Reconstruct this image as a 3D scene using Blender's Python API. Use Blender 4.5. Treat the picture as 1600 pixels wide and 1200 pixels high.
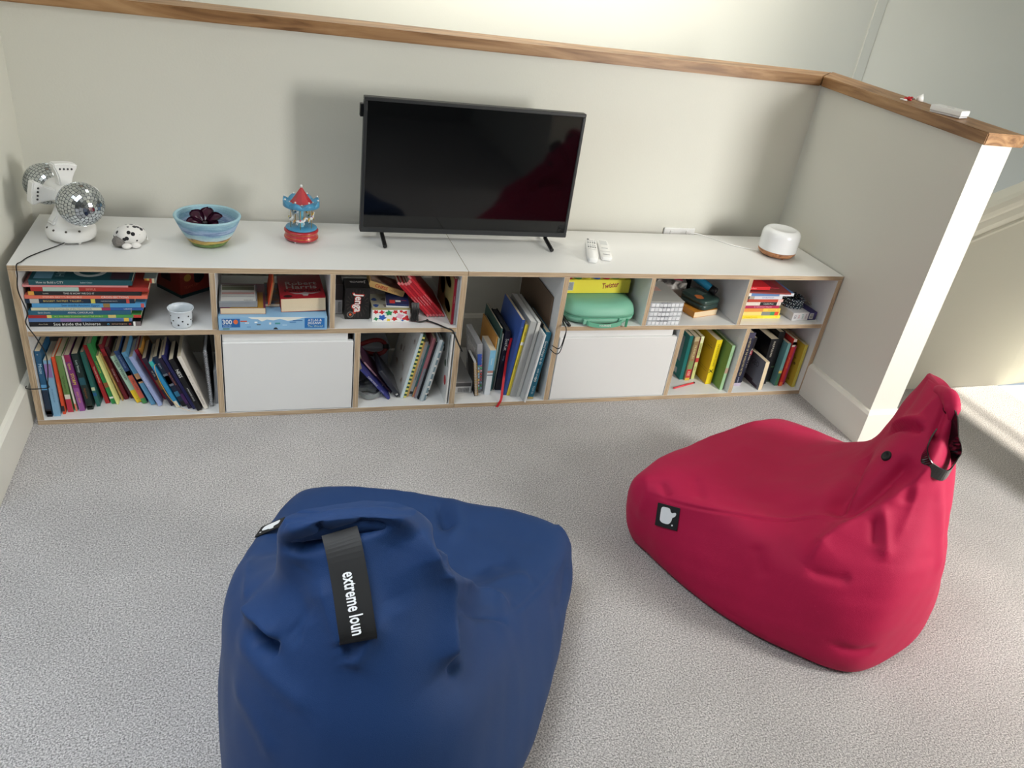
import bpy, bmesh, math, random
import numpy as np
from mathutils import Vector, Matrix, Euler
random.seed(7)
for o in list(bpy.data.objects): bpy.data.objects.remove(o)
S = bpy.context.scene
C = S.collection
R = math.radians

# ------------------------------------------------------------------ camera
yaw, pitch, roll = 0.36017752, -0.51377144, 0.15038043
fw = Vector((math.sin(yaw)*math.cos(pitch), math.cos(yaw)*math.cos(pitch), math.sin(pitch)))
rt = fw.cross(Vector((0, 0, 1))).normalized(); up = rt.cross(fw)
rt2 = rt*math.cos(roll) + up*math.sin(roll); up2 = -rt*math.sin(roll) + up*math.cos(roll)
cd = bpy.data.cameras.new('camera'); cam = bpy.data.objects.new('camera', cd); C.objects.link(cam)
cd.sensor_width = 36; cd.lens = 1219.0*36/1600; cd.clip_start = .05
cam.matrix_world = Matrix((( rt2.x, up2.x, -fw.x, .67035), (rt2.y, up2.y, -fw.y, -2.35881), (rt2.z, up2.z, -fw.z, 1.51718), (0, 0, 0, 1)))
S.camera = cam

# ------------------------------------------------------------------ light
S.view_settings.view_transform = 'Standard'; S.view_settings.look = 'None'
S.view_settings.gamma = 1; S.view_settings.use_curve_mapping = False
S.view_settings.exposure = 0.0
W = bpy.data.worlds.new('world'); S.world = W; W.use_nodes = True
W.node_tree.nodes['Background'].inputs[0].default_value = (.62, .76, 1, 1)
W.node_tree.nodes['Background'].inputs[1].default_value = 1.4
def area(name, loc, target, sx, sy, power, col):
    l = bpy.data.lights.new(name, 'AREA'); l.shape = 'RECTANGLE'; l.size = sx; l.size_y = sy
    l.energy = power; l.color = col
    o = bpy.data.objects.new(name, l); C.objects.link(o); o.location = loc
    o.rotation_euler = (Vector(target)-Vector(loc)).to_track_quat('-Z', 'Y').to_euler(); return o
area('window_daylight', (3.47, -2.19, 1.32), (1.7, .5, 1.0), .52, .90, 61, (1, .98, .94))
area('overhead_fill', (.15, -1.55, 2.55), (.3, -1.5, 0), 1.2, 1.0, 21, (.90, .95, 1)).data.spread = R(110)  # added overhead fill for floor and bags; the ceiling has no opening here
area('left_window_daylight', (-1.55, -1.75, 1.35), (.4, -1.0, .3), 1.1, 1.1, 9, (.74, .87, 1))
area('far_wall_fill', (2.1, .7, 2.45), (2.1, 1.5, 1.0), 2.2, .5, 20, (1, .965, .88)).data.spread = R(115)  # added fill, aimed and narrowed to brighten the far wall
sl = bpy.data.lights.new('sun', 'SUN'); sl.energy = 12; sl.angle = R(1.6); sl.color = (1, .93, .8)
so = bpy.data.objects.new('sun', sl); C.objects.link(so)
so.rotation_euler = Vector((-1, -.015, -1.0)).to_track_quat('-Z', 'Y').to_euler()

# ------------------------------------------------------------------ materials
def rgb(r, g, b):
    f = lambda c: (c/255/12.92) if c/255 <= .04045 else ((c/255+.055)/1.055)**2.4
    return (f(r), f(g), f(b), 1)
MC = {}
def mat(col, rough=.5, name=None, metal=0, spec=.5, coat=0, trans=0, bump=0, bscale=200, var=0, vscale=6, sheen=0, alpha=1, emit=0):
    key = (tuple(col), rough, metal, spec, coat, trans, bump, bscale, var, vscale, sheen, alpha)
    if key in MC: return MC[key]
    m = bpy.data.materials.new(name or 'surface'); m.use_nodes = True
    nt = m.node_tree; b = nt.nodes['Principled BSDF']
    c = rgb(*col)
    b.inputs['Base Color'].default_value = c; b.inputs['Roughness'].default_value = rough
    b.inputs['Metallic'].default_value = metal; b.inputs['Specular IOR Level'].default_value = spec
    b.inputs['Coat Weight'].default_value = coat; b.inputs['Transmission Weight'].default_value = trans
    b.inputs['Sheen Weight'].default_value = sheen; b.inputs['Alpha'].default_value = alpha
    tc = nt.nodes.new('ShaderNodeTexCoord')
    if var:
        n = nt.nodes.new('ShaderNodeTexNoise'); n.inputs['Scale'].default_value = vscale; n.inputs['Detail'].default_value = 4
        nt.links.new(tc.outputs['Object'], n.inputs['Vector'])
        r = nt.nodes.new('ShaderNodeMixRGB'); r.blend_type = 'MIX'
        r.inputs[1].default_value = tuple(x*(1-var) for x in c[:3])+(1,); r.inputs[2].default_value = tuple(min(1, x*(1+var)) for x in c[:3])+(1,)
        nt.links.new(n.outputs['Fac'], r.inputs[0]); nt.links.new(r.outputs[0], b.inputs['Base Color'])
    if bump:
        n2 = nt.nodes.new('ShaderNodeTexNoise'); n2.inputs['Scale'].default_value = bscale; n2.inputs['Detail'].default_value = 3
        nt.links.new(tc.outputs['Object'], n2.inputs['Vector'])
        bp = nt.nodes.new('ShaderNodeBump'); bp.inputs['Strength'].default_value = bump; bp.inputs['Distance'].default_value = .002
        nt.links.new(n2.outputs['Fac'], bp.inputs['Height']); nt.links.new(bp.outputs[0], b.inputs['Normal'])
    MC[key] = m; return m
def ramp_mat(name, stops, vec_scale, nscale, detail=6, dist=0, rough=.5, bump=0, rot=(0, 0, 0), wave=False, coord='Object'):
    m = bpy.data.materials.new(name); m.use_nodes = True; nt = m.node_tree; b = nt.nodes['Principled BSDF']
    b.inputs['Roughness'].default_value = rough
    tc = nt.nodes.new('ShaderNodeTexCoord'); mp = nt.nodes.new('ShaderNodeMapping'); mp.inputs['Scale'].default_value = vec_scale; mp.inputs['Rotation'].default_value = rot
    nt.links.new(tc.outputs[coord], mp.inputs[0])
    if wave:
        n = nt.nodes.new('ShaderNodeTexWave'); n.inputs['Scale'].default_value = nscale; n.inputs['Distortion'].default_value = dist; n.inputs['Detail'].default_value = detail
    else:
        n = nt.nodes.new('ShaderNodeTexNoise'); n.inputs['Scale'].default_value = nscale; n.inputs['Detail'].default_value = detail; n.inputs['Distortion'].default_value = dist
    nt.links.new(mp.outputs[0], n.inputs['Vector'])
    cr = nt.nodes.new('ShaderNodeValToRGB'); e = cr.color_ramp.elements
    while len(e) < len(stops): e.new(.5)
    for i, (p, c) in enumerate(stops): e[i].position = p; e[i].color = rgb(*c)
    nt.links.new(n.outputs['Fac'], cr.inputs[0]); nt.links.new(cr.outputs[0], b.inputs['Base Color'])
    if bump:
        bp = nt.nodes.new('ShaderNodeBump'); bp.inputs['Strength'].default_value = bump; bp.inputs['Distance'].default_value = .003
        nt.links.new(n.outputs['Fac'], bp.inputs['Height']); nt.links.new(bp.outputs[0], b.inputs['Normal'])
    return m
M_wall = mat((224, 223, 213), .85, 'wall_paint', bump=.12, bscale=160, spec=.25)
M_dim = mat((150, 150, 146), .85, 'low_bounce_wall')  # unseen walls made darker than the rest so they bounce less light
M_trim = mat((238, 236, 226), .42, 'gloss_trim_paint')
M_lam = mat((228, 228, 226), .38, 'white_laminate')
M_ply = ramp_mat('plywood_edge', [(.25, (128, 104, 82)), (.5, (184, 160, 130)), (.75, (212, 192, 160))], (1.2, 1.2, 70), 6, 5, .3, .6)
M_plyv = ramp_mat('plywood_edge_upright', [(.25, (128, 104, 82)), (.5, (184, 160, 130)), (.75, (212, 192, 160))], (70, 1.2, 1.2), 6, 5, .3, .6)
M_oak = ramp_mat('oak_cap', [(.3, (116, 80, 48)), (.5, (158, 118, 78)), (.72, (186, 148, 106))], (.5, 3.2, 6), 3.2, 8, 2.6, .45, .05)
M_oak2 = ramp_mat('oak_cap_side', [(.3, (116, 80, 48)), (.5, (158, 118, 78)), (.72, (186, 148, 106))], (3.2, .5, 6), 3.2, 8, 2.6, .45, .05)
M_black = mat((14, 14, 15), .45, 'black_plastic')
M_white = mat((240, 240, 238), .35, 'white_plastic')
def carpet():
    m = bpy.data.materials.new('grey_carpet'); m.use_nodes = True; nt = m.node_tree; b = nt.nodes['Principled BSDF']
    b.inputs['Roughness'].default_value = 1; b.inputs['Specular IOR Level'].default_value = .05; b.inputs['Sheen Weight'].default_value = .25
    tc = nt.nodes.new('ShaderNodeTexCoord')
    a = nt.nodes.new('ShaderNodeTexNoise'); a.inputs['Scale'].default_value = 250; a.inputs['Detail'].default_value = 3; a.inputs['Roughness'].default_value = .75
    c = nt.nodes.new('ShaderNodeTexNoise'); c.inputs['Scale'].default_value = 3.5; c.inputs['Detail'].default_value = 5; c.inputs['Roughness'].default_value = .65
    nt.links.new(tc.outputs['Object'], a.inputs['Vector']); nt.links.new(tc.outputs['Object'], c.inputs['Vector'])
    r = nt.nodes.new('ShaderNodeValToRGB'); e = r.color_ramp.elements
    e[0].position = .36; e[0].color = rgb(112, 108, 106); e[1].position = .64; e[1].color = rgb(250, 245, 243)
    nt.links.new(a.outputs['Fac'], r.inputs[0])
    r2 = nt.nodes.new('ShaderNodeMapRange'); r2.inputs[1].default_value = .3; r2.inputs[2].default_value = .7; r2.inputs[3].default_value = .90; r2.inputs[4].default_value = 1.06
    nt.links.new(c.outputs['Fac'], r2.inputs[0])
    mx = nt.nodes.new('ShaderNodeVectorMath'); mx.operation = 'MULTIPLY'
    nt.links.new(r.outputs[0], mx.inputs[0]); nt.links.new(r2.outputs[0], mx.inputs[1]); nt.links.new(mx.outputs[0], b.inputs['Base Color'])
    bp = nt.nodes.new('ShaderNodeBump'); bp.inputs['Strength'].default_value = .9; bp.inputs['Distance'].default_value = .008
    nt.links.new(a.outputs['Fac'], bp.inputs['Height']); nt.links.new(bp.outputs[0], b.inputs['Normal'])
    return m
M_carpet = carpet()

# ------------------------------------------------------------------ helpers
def link(name, me, m=None, parent=None, smooth=False):
    o = bpy.data.objects.new(name, me); C.objects.link(o)
    if m is not None:
        for x in (m if isinstance(m, (list, tuple)) else [m]): me.materials.append(x)
    if parent: o.parent = parent
    if smooth: me.shade_smooth()
    return o
def mesh(name, vs, fs, m=None, parent=None, smooth=False):
    me = bpy.data.meshes.new(name); me.from_pydata([tuple(v) for v in vs], [], fs); me.update()
    return link(name, me, m, parent, smooth)
def bmobj(name, bm, m=None, parent=None, smooth=False):
    me = bpy.data.meshes.new(name); bm.to_mesh(me); bm.free(); return link(name, me, m, parent, smooth)
def bbox(bm, a, b, bevel=0, mi=0, seg=1, M=None):
    v = [bm.verts.new((x, y, z)) for x in (a[0], b[0]) for y in (a[1], b[1]) for z in (a[2], b[2])]
    fs = [bm.faces.new([v[i] for i in q]) for q in ((0, 1, 3, 2), (4, 6, 7, 5), (0, 4, 5, 1), (2, 3, 7, 6), (0, 2, 6, 4), (1, 5, 7, 3))]
    for f in fs: f.material_index = mi
    if bevel:
        es = list({e for f in fs for e in f.edges})
        r = bmesh.ops.bevel(bm, geom=es, offset=bevel, segments=seg, affect='EDGES', profile=.5)
        v = list({x for f in r['faces'] for x in f.verts} | {x for x in v if x.is_valid})
    if M is not None: bmesh.ops.transform(bm, matrix=M, verts=[x for x in v if x.is_valid])
def box(name, a, b, m, parent=None, bevel=0, seg=1, smooth=False):
    bm = bmesh.new(); bbox(bm, a, b, bevel, 0, seg); return bmobj(name, bm, m, parent, smooth)
def prop(o, label=None, cat=None, group=None, kind=None):
    if label: o['label'] = label
    if cat: o['category'] = cat
    if group: o['group'] = group
    if kind: o['kind'] = kind
    return o
def thing(name, label, cat, loc=(0, 0, 0), rot=(0, 0, 0), group=None, M=None):
    o = bpy.data.objects.new(name, None); C.objects.link(o); o.empty_display_size = .05
    if M is not None: o.matrix_world = M
    else: o.location = loc; o.rotation_euler = rot
    return prop(o, label, cat, group)
def struct(o): o['kind'] = 'structure'; return o
def cr(P, n):
    """catmull-rom through points"""
    P = [np.array(p, float) for p in P]; out = []
    Q = [2*P[0]-P[1]]+P+[2*P[-1]-P[-2]]
    for i in range(1, len(Q)-2):
        for k in range(n):
            t = k/n; a, b, c, d = Q[i-1:i+3]
            out.append(.5*((2*b)+(-a+c)*t+(2*a-5*b+4*c-d)*t*t+(-a+3*b-3*c+d)*t**3))
    out.append(P[-1]); return out
def tube_bm(bm, pts, r, seg=8, caps=True):
    pts = [Vector(p) for p in pts]; rings = []
    t0 = (pts[1]-pts[0]).normalized(); n = t0.orthogonal().normalized()
    for i, p in enumerate(pts):
        t = (pts[min(i+1, len(pts)-1)]-pts[max(i-1, 0)]).normalized()
        n = (n-t*n.dot(t)).normalized(); b = t.cross(n)
        rr = r[i] if isinstance(r, (list, tuple)) else r
        rings.append([bm.verts.new(p+(n*math.cos(a)+b*math.sin(a))*rr) for a in [2*math.pi*k/seg for k in range(seg)]])
    for i in range(len(rings)-1):
        for k in range(seg): bm.faces.new((rings[i][k], rings[i][(k+1) % seg], rings[i+1][(k+1) % seg], rings[i+1][k]))
    if caps: bm.faces.new(rings[0][::-1]); bm.faces.new(rings[-1])
def tube(name, pts, r, m, parent=None, seg=8, n=0):
    if n: pts = cr(pts, n)
    bm = bmesh.new(); tube_bm(bm, pts, r, seg); return bmobj(name, bm, m, parent, True)
def lathe_bm(bm, prof, seg=32, mi=0, M=None):
    rings = []; vs = []
    for r, z in prof:
        if r < 1e-6: rings.append([bm.verts.new((0, 0, z))])
        else: rings.append([bm.verts.new((r*math.cos(2*math.pi*k/seg), r*math.sin(2*math.pi*k/seg), z)) for k in range(seg)])
        vs += rings[-1]
    for a, b in zip(rings, rings[1:]):
        for k in range(seg):
            k2 = (k+1) % seg
            if len(a) == 1 and len(b) == 1: continue
            if len(a) == 1: f = bm.faces.new((a[0], b[k2], b[k]))
            elif len(b) == 1: f = bm.faces.new((a[k], a[k2], b[0]))
            else: f = bm.faces.new((a[k], a[k2], b[k2], b[k]))
            f.material_index = mi
    if M is not None: bmesh.ops.transform(bm, matrix=M, verts=vs)
def lathe(name, prof, m, parent=None, seg=32, M=None, smooth=True):
    bm = bmesh.new(); lathe_bm(bm, prof, seg, 0, M); bmesh.ops.recalc_face_normals(bm, faces=bm.faces)
    o = bmobj(name, bm, m, parent, smooth)
    if smooth:
        for e in (): pass
    return o
def ball_bm(bm, c, r, sc=(1, 1, 1), u=12, v=8):
    bmesh.ops.create_uvsphere(bm, u_segments=u, v_segments=v, radius=r, matrix=Matrix.Translation(c) @ Matrix.Diagonal((*sc, 1)))
def poly(name, pts, th, M, m, parent=None):
    """flat outline in local xy, extruded th along +z, placed by M"""
    bm = bmesh.new(); a = [bm.verts.new((x, y, 0)) for x, y in pts]; b = [bm.verts.new((x, y, th)) for x, y in pts]
    bm.faces.new(a[::-1]); bm.faces.new(b)
    for i in range(len(pts)): bm.faces.new((a[i], a[(i+1) % len(pts)], b[(i+1) % len(pts)], b[i]))
    bmesh.ops.recalc_face_normals(bm, faces=bm.faces); bmesh.ops.transform(bm, matrix=M, verts=bm.verts)
    return bmobj(name, bm, m, parent)
TXT = {}
def text(name, s, size, M, m, parent=None, width=None, sx=1, bold=0, th=.0002, align='CENTER', shear=0):
    """flat lettering: local x = reading direction, y = up, z = out of the surface"""
    k = (s, bold, align, shear)
    if k not in TXT:
        cu = bpy.data.curves.new('lettering', 'FONT'); cu.body = s; cu.size = 1; cu.align_x = align; cu.align_y = 'CENTER'
        cu.offset = bold; cu.shear = shear; cu.resolution_u = 2
        t = bpy.data.objects.new('tmp', cu); C.objects.link(t)
        me = bpy.data.meshes.new_from_object(t.evaluated_get(bpy.context.evaluated_depsgraph_get()))
        bpy.data.objects.remove(t); TXT[k] = me
    me = TXT[k].copy(); me.materials.clear()
    xs = [v.co.x for v in me.vertices] or [0]
    w = max(xs)-min(xs)
    if width and w*size > width: sx = width/(w*size)
    me.transform(M @ Matrix.Translation((0, 0, th)) @ Matrix.Diagonal((size*sx, size, 1, 1)))
    return link(name, me, m, parent)
def FR(x, y, z, ax, ay):
    """frame at a point with given x and y axes"""
    ax = Vector(ax).normalized(); ay = Vector(ay); ay = (ay-ax*ay.dot(ax)).normalized(); az = ax.cross(ay)
    return Matrix(((ax.x, ay.x, az.x, x), (ax.y, ay.y, az.y, y), (ax.z, ay.z, az.z, z), (0, 0, 0, 1)))

# ------------------------------------------------------------------ room
def slab(name, a, b, m, bevel=0): return struct(box(name, a, b, m, None, bevel))
slab('floor', (-1.6, -4.3, -.1), (3.98, .9, 0), M_carpet)
slab('ceiling', (-1.6, -4.3, 2.6), (5.6, 1.75, 2.7), M_wall)
# half walls round the stairwell
slab('wall_back', (-.033, .492, 0), (3.007, .619, 1.167), M_wall)
slab('wall_right', (2.88, -.366, 0), (3.007, .492, 1.167), M_wall)
# tall walls
slab('wall_left', (-.16, -.386, 0), (-.033, 1.5, 2.6), M_wall)
slab('wall_left_return', (-1.6, -.386, 0), (-.16, -.27, 2.6), M_wall)
bm = bmesh.new()
for a, b in [((-1.7, -4.3, 0), (-1.6, -2.35, 2.6)), ((-1.7, -1.15, 0), (-1.6, -.27, 2.6)), ((-1.7, -2.35, 0), (-1.6, -1.15, .75)), ((-1.7, -2.35, 1.95), (-1.6, -1.15, 2.6))]: bbox(bm, a, b)
struct(bmobj('wall_side', bm, M_dim))
bm = bmesh.new()
for a, b in [((-1.67, -2.35, .75), (-1.63, -2.31, 1.95)), ((-1.67, -1.19, .75), (-1.63, -1.15, 1.95)), ((-1.67, -2.31, .75), (-1.63, -1.19, .79)), ((-1.67, -2.31, 1.91), (-1.63, -1.19, 1.95))]: bbox(bm, a, b)
struct(bmobj('window_3', bm, M_trim))
slab('wall_behind', (-1.6, -4.4, 0), (2.7, -4.3, 2.6), M_dim)
slab('wall_far', (-.16, 1.5, -.5), (3.9, 1.6, 2.6), M_wall)
slab('trim_1', (3.842, 1.488, -.5), (3.9, 1.5, 2.6), M_wall)
# window wall to the right of the camera (opening for the daylight)
bm = bmesh.new()
for a, b in [((2.6, -2.3, 0), (3.18, -2.2, 2.6)), ((3.76, -2.3, 0), (3.9, -2.2, 2.6)), ((3.18, -2.3, 0), (3.76, -2.2, .85)), ((3.18, -2.3, 1.8), (3.76, -2.2, 2.6)), ((2.6, -4.3, 0), (2.7, -2.3, 2.6)), ((3.9, -2.3, 0), (4.0, -1.0, 2.6)), ((3.33, -1.0, 0), (5.6, -.93, 2.6))]:  # last box is an added unseen wall keeping window light off the spandrel
    bbox(bm, a, b)
struct(bmobj('wall_window_and_light_block', bm, M_wall))
bm = bmesh.new()
for a, b in [((3.18, -2.27, .85), (3.21, -2.23, 1.8)), ((3.73, -2.27, .85), (3.76, -2.23, 1.8)), ((3.21, -2.27, .85), (3.73, -2.23, .88)), ((3.21, -2.27, 1.77), (3.73, -2.23, 1.8))]:
    bbox(bm, a, b)
struct(bmobj('window_1', bm, M_trim))
# right-hand wall with a sunny window over the stairs
bm = bmesh.new()
for a, b in [((5.5, -.93, 0), (5.6, -.78, 2.6)), ((5.5, .22, 0), (5.6, 1.0, 2.6)), ((5.5, -.78, 0), (5.6, .22, .9)), ((5.5, -.78, 2.02), (5.6, .22, 2.6))]:
    bbox(bm, a, b)
struct(bmobj('wall_stairs', bm, M_wall))
bm = bmesh.new()
for a, b in [((5.53, -.78, 1.88), (5.57, .22, 1.886)), ((5.53, -.78, 1.998), (5.57, .22, 2.02))]: bbox(bm, a, b)
struct(bmobj('window_2', bm, M_trim))
# grey wall beyond, stair string and the spandrel below it
v = [(3.9, 1.5), (5.5, .06)]; d = Vector((v[1][0]-v[0][0], v[1][1]-v[0][1])).normalized(); nrm = Vector((d.y, -d.x))*-.1
mesh('wall_upper_stairs', [(x, y, z) for z in (-.5, 2.6) for x, y in (v[0], v[1], (v[1][0]+nrm.x, v[1][1]+nrm.y), (v[0][0]+nrm.x, v[0][1]+nrm.y))],
     [(0, 3, 2, 1), (4, 5, 6, 7), (0, 1, 5, 4), (1, 2, 6, 5), (2, 3, 7, 6), (3, 0, 4, 7)], M_wall)
struct(bpy.data.objects['wall_upper_stairs'])
def zs(x): return .715+.438*(x-3.457)
xa, xb, N = 3.05, 4.7, 24
vs = []; fs = []
for i in range(N+1):
    x = xa+(xb-xa)*i/N
    y0 = .0+.035*max(0, (x-3.9)/.4)**2
    for k in range(13):
        t = k/12; z = zs(x)*t
        vs.append((x, y0-.02*math.sin(t*math.pi)**2*.5+.015*t, z))
    vs.append((x, y0+.12, zs(x))); vs.append((x, y0+.12, 0))
for i in range(N):
    for k in range(15):
        a = i*15+k; b = i*15+(k+1) % 15; fs.append((a, b, b+15, a+15))
fs.append(tuple(range(15))); fs.append(tuple(reversed(range(N*15, N*15+15))))
struct(mesh('wall_spandrel', vs, fs, M_wall, None, False))
prof = [(.02, -.012), (-.004, -.012), (-.006, 0), (.004, .004), (.004, .014), (-.006, .018), (-.016, .05), (-.012, .08), (-.024, .10), (-.03, .125), (-.024, .146), (-.004, .152), (.05, .152), (.05, -.012)]
vs = []; fs = []; n = len(prof)
for i in range(N+1):
    x = xa+(xb-xa)*i/N; y0 = .035*max(0, (x-3.9)/.4)**2
    for py, pz in prof: vs.append((x, y0+py, zs(x)+pz))
for i in range(N):
    for k in range(n): a = i*n+k; b = i*n+(k+1) % n; fs.append((a, b, b+n, a+n))
fs.append(tuple(range(n))); fs.append(tuple(reversed(range(N*n, N*n+n))))
struct(mesh('trim_2', vs, fs, M_trim))
slab('trim_3', (3.98, -.9, -.1), (5.5, .0, -.004), M_trim)

# oak caps, mitred at the corner
def prism(name, top, z0, z1, m, bev=.003):
    bm = bmesh.new(); a = [bm.verts.new((x, y, z0)) for x, y in top]; b = [bm.verts.new((x, y, z1)) for x, y in top]
    bm.faces.new(a[::-1]); bm.faces.new(b); k = len(top)
    for i in range(k): bm.faces.new((a[i], a[(i+1) % k], b[(i+1) % k], b[i]))
    bmesh.ops.recalc_face_normals(bm, faces=bm.faces)
    if bev: bmesh.ops.bevel(bm, geom=bm.edges[:], offset=bev, segments=2, affect='EDGES')
    return bmobj(name, bm, m)
oc = prism('handrail_cap', [(-.033, .472), (2.858, .472), (3.025, .639), (-.033, .639)], 1.167, 1.205, M_oak)
struct(oc).name = 'trim_4'
oc = prism('handrail_cap', [(2.862, -.39), (3.025, -.39), (3.025, .637), (2.862, .474)], 1.167, 1.205, M_oak2)
struct(oc).name = 'trim_5'
for o in ('trim_5', 'wall_right'):                  # the end rail drops very slightly towards its free end
    for v in bpy.data.objects[o].data.vertices:
        if v.co.z > 1: v.co.z += .016*(v.co.y-.47)/.86
# skirting boards with a chamfered top
def skirting(name, path, h=.148, th=.018):
    """path: wall-face corner points; the board stands off to the left of travel"""
    P = [Vector(p) for p in path]; offs = []
    for i in range(len(P)):
        n0 = n1 = None
        if i > 0: d = (P[i]-P[i-1]).normalized(); n0 = Vector((-d.y, d.x))
        if i < len(P)-1: d = (P[i+1]-P[i]).normalized(); n1 = Vector((-d.y, d.x))
        if n0 is None: o = n1
        elif n1 is None: o = n0
        else: o = (n0+n1)/(1+n0.dot(n1))
        offs.append(o)
    pr = [(0, 0), (th, 0), (th, h-.014), (th*.55, h-.003), (0, h)]
    vs = [(P[i].x+offs[i].x*a, P[i].y+offs[i].y*a, z) for i in range(len(P)) for a, z in pr]; fs = []
    for i in range(len(P)-1):
        for k in range(5): a = i*5+k; b = i*5+(k+1) % 5; fs.append((a, b, b+5, a+5))
    fs.append((0, 1, 2, 3, 4)); q = (len(P)-1)*5; fs.append((q+4, q+3, q+2, q+1, q))
    bm = bmesh.new(); vv = [bm.verts.new(v) for v in vs]
    for f in fs: bm.faces.new([vv[i] for i in f])
    bmesh.ops.recalc_face_normals(bm, faces=bm.faces)
    return struct(bmobj(name, bm, M_trim))
skirting('baseboard_right', [(3.007, .1), (3.007, -.366), (2.88, -.366), (2.88, .474)])
bpy.data.objects['baseboard_right'].data.update()
skirting('baseboard_back', [(2.88, .492), (-.033, .492)], .15)
skirting('baseboard_left', [(-.033, .474), (-.033, -.386), (-1.6, -.386)], .14)
# ------------------------------------------------------------------ shelving units
def panel(name, a, b, parent, axis, lab=None):
    """white laminate board with plywood edges; axis = board normal"""
    bm = bmesh.new(); bbox(bm, a, b, .0006)
    for f in bm.faces:
        n = f.normal
        f.normal_update(); n = f.normal
        f.material_index = 0 if abs(n[axis]) > .7 else (1 if axis == 2 else 2)
    o = bmobj(name, bm, [M_lam, M_ply, M_plyv], parent)
    if lab: o['label'] = lab
    return o
H, D, TK = .54, .435, .018
def unit(x0, x1, label, uppers, lowers, full, left_panel=True, shelf_from=None):
    u = thing('shelf_unit', label, 'shelf unit', (x0, 0, 0)); L = x1-x0
    panel('top_board', (0, 0, H-TK), (L, D, H), u, 2); panel('bottom_board', (0, 0, 0), (L, D, TK), u, 2)
    if left_panel: panel('side_panel', (0, 0, TK), (.020, D, H-TK), u, 0)
    panel('side_panel', (L-.021, 0, TK), (L, D, H-TK), u, 0)
    for x in full: panel('divider', (x-x0, 0, TK), (x-x0+.020, D, H-TK), u, 0)
    sx = .020 if shelf_from is None else shelf_from-x0
    panel('shelf_board', (sx, 0, .313), (L-.021, D, .331), u, 2)
    for x in uppers: panel('divider', (x-x0, 0, .331), (x-x0+.017, D, H-TK), u, 0)
    for x in lowers: panel('divider', (x-x0, 0, TK), (x-x0+.019, D, .313), u, 0)
    return u
UL = unit(0, 1.345, 'white and plywood shelf unit on the left, under the carousel and bowl', (.532, .893), (.536, .977), ())
UR = unit(1.3465, 2.876, 'white and plywood shelf unit on the right, with the tall open bay', (2.036, 2.448), (2.206, 2.504), (1.694,), False, 1.714)
def drawer(u, x0, a, b):
    f = box('drawer_front', (a-x0+.004, -.001, .021), (b-x0-.004, .017, .283), M_lam, u, .0015)
    box('finger_pull', (a-x0+.004, .010, .2835), (b-x0-.022, .028, .3115), M_lam, f, .001)
    box('drawer_side', (a-x0+.008, .03, .03), (a-x0+.022, .40, .27), M_lam, u)
    box('drawer_side', (b-x0-.022, .03, .03), (b-x0-.008, .40, .27), M_lam, u)
drawer(UL, 0, .555, .977); drawer(UR, 1.3465, 1.714, 2.206)

# ------------------------------------------------------------------ bean bags
def crm(A, m, axis, closed):
    """catmull-rom refine an array of control points along an axis"""
    A = np.moveaxis(A, axis, 0); n = len(A); out = []
    rng = range(n) if closed else range(n-1)
    for i in rng:
        if closed: a, b, c, d = A[(i-1) % n], A[i], A[(i+1) % n], A[(i+2) % n]
        else: a, b, c, d = A[max(i-1, 0)], A[i], A[i+1], A[min(i+2, n-1)]
        for k in range(m):
            t = k/m
            out.append(.5*((2*b)+(-a+c)*t+(2*a-5*b+4*c-d)*t*t+(-a+3*b-3*c+d)*t**3))
    if not closed: out.append(A[-1])
    return np.moveaxis(np.array(out), 0, axis)
def smooth_noise(P, s, seed):
    rs = np.random.RandomState(seed); v = np.zeros(len(P))
    for k in range(5):
        d = rs.randn(3); d /= np.linalg.norm(d); v += np.sin(P @ d*s*(1+.5*k)+rs.rand()*6.28)/(1+.5*k)
    return v/2.5
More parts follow.
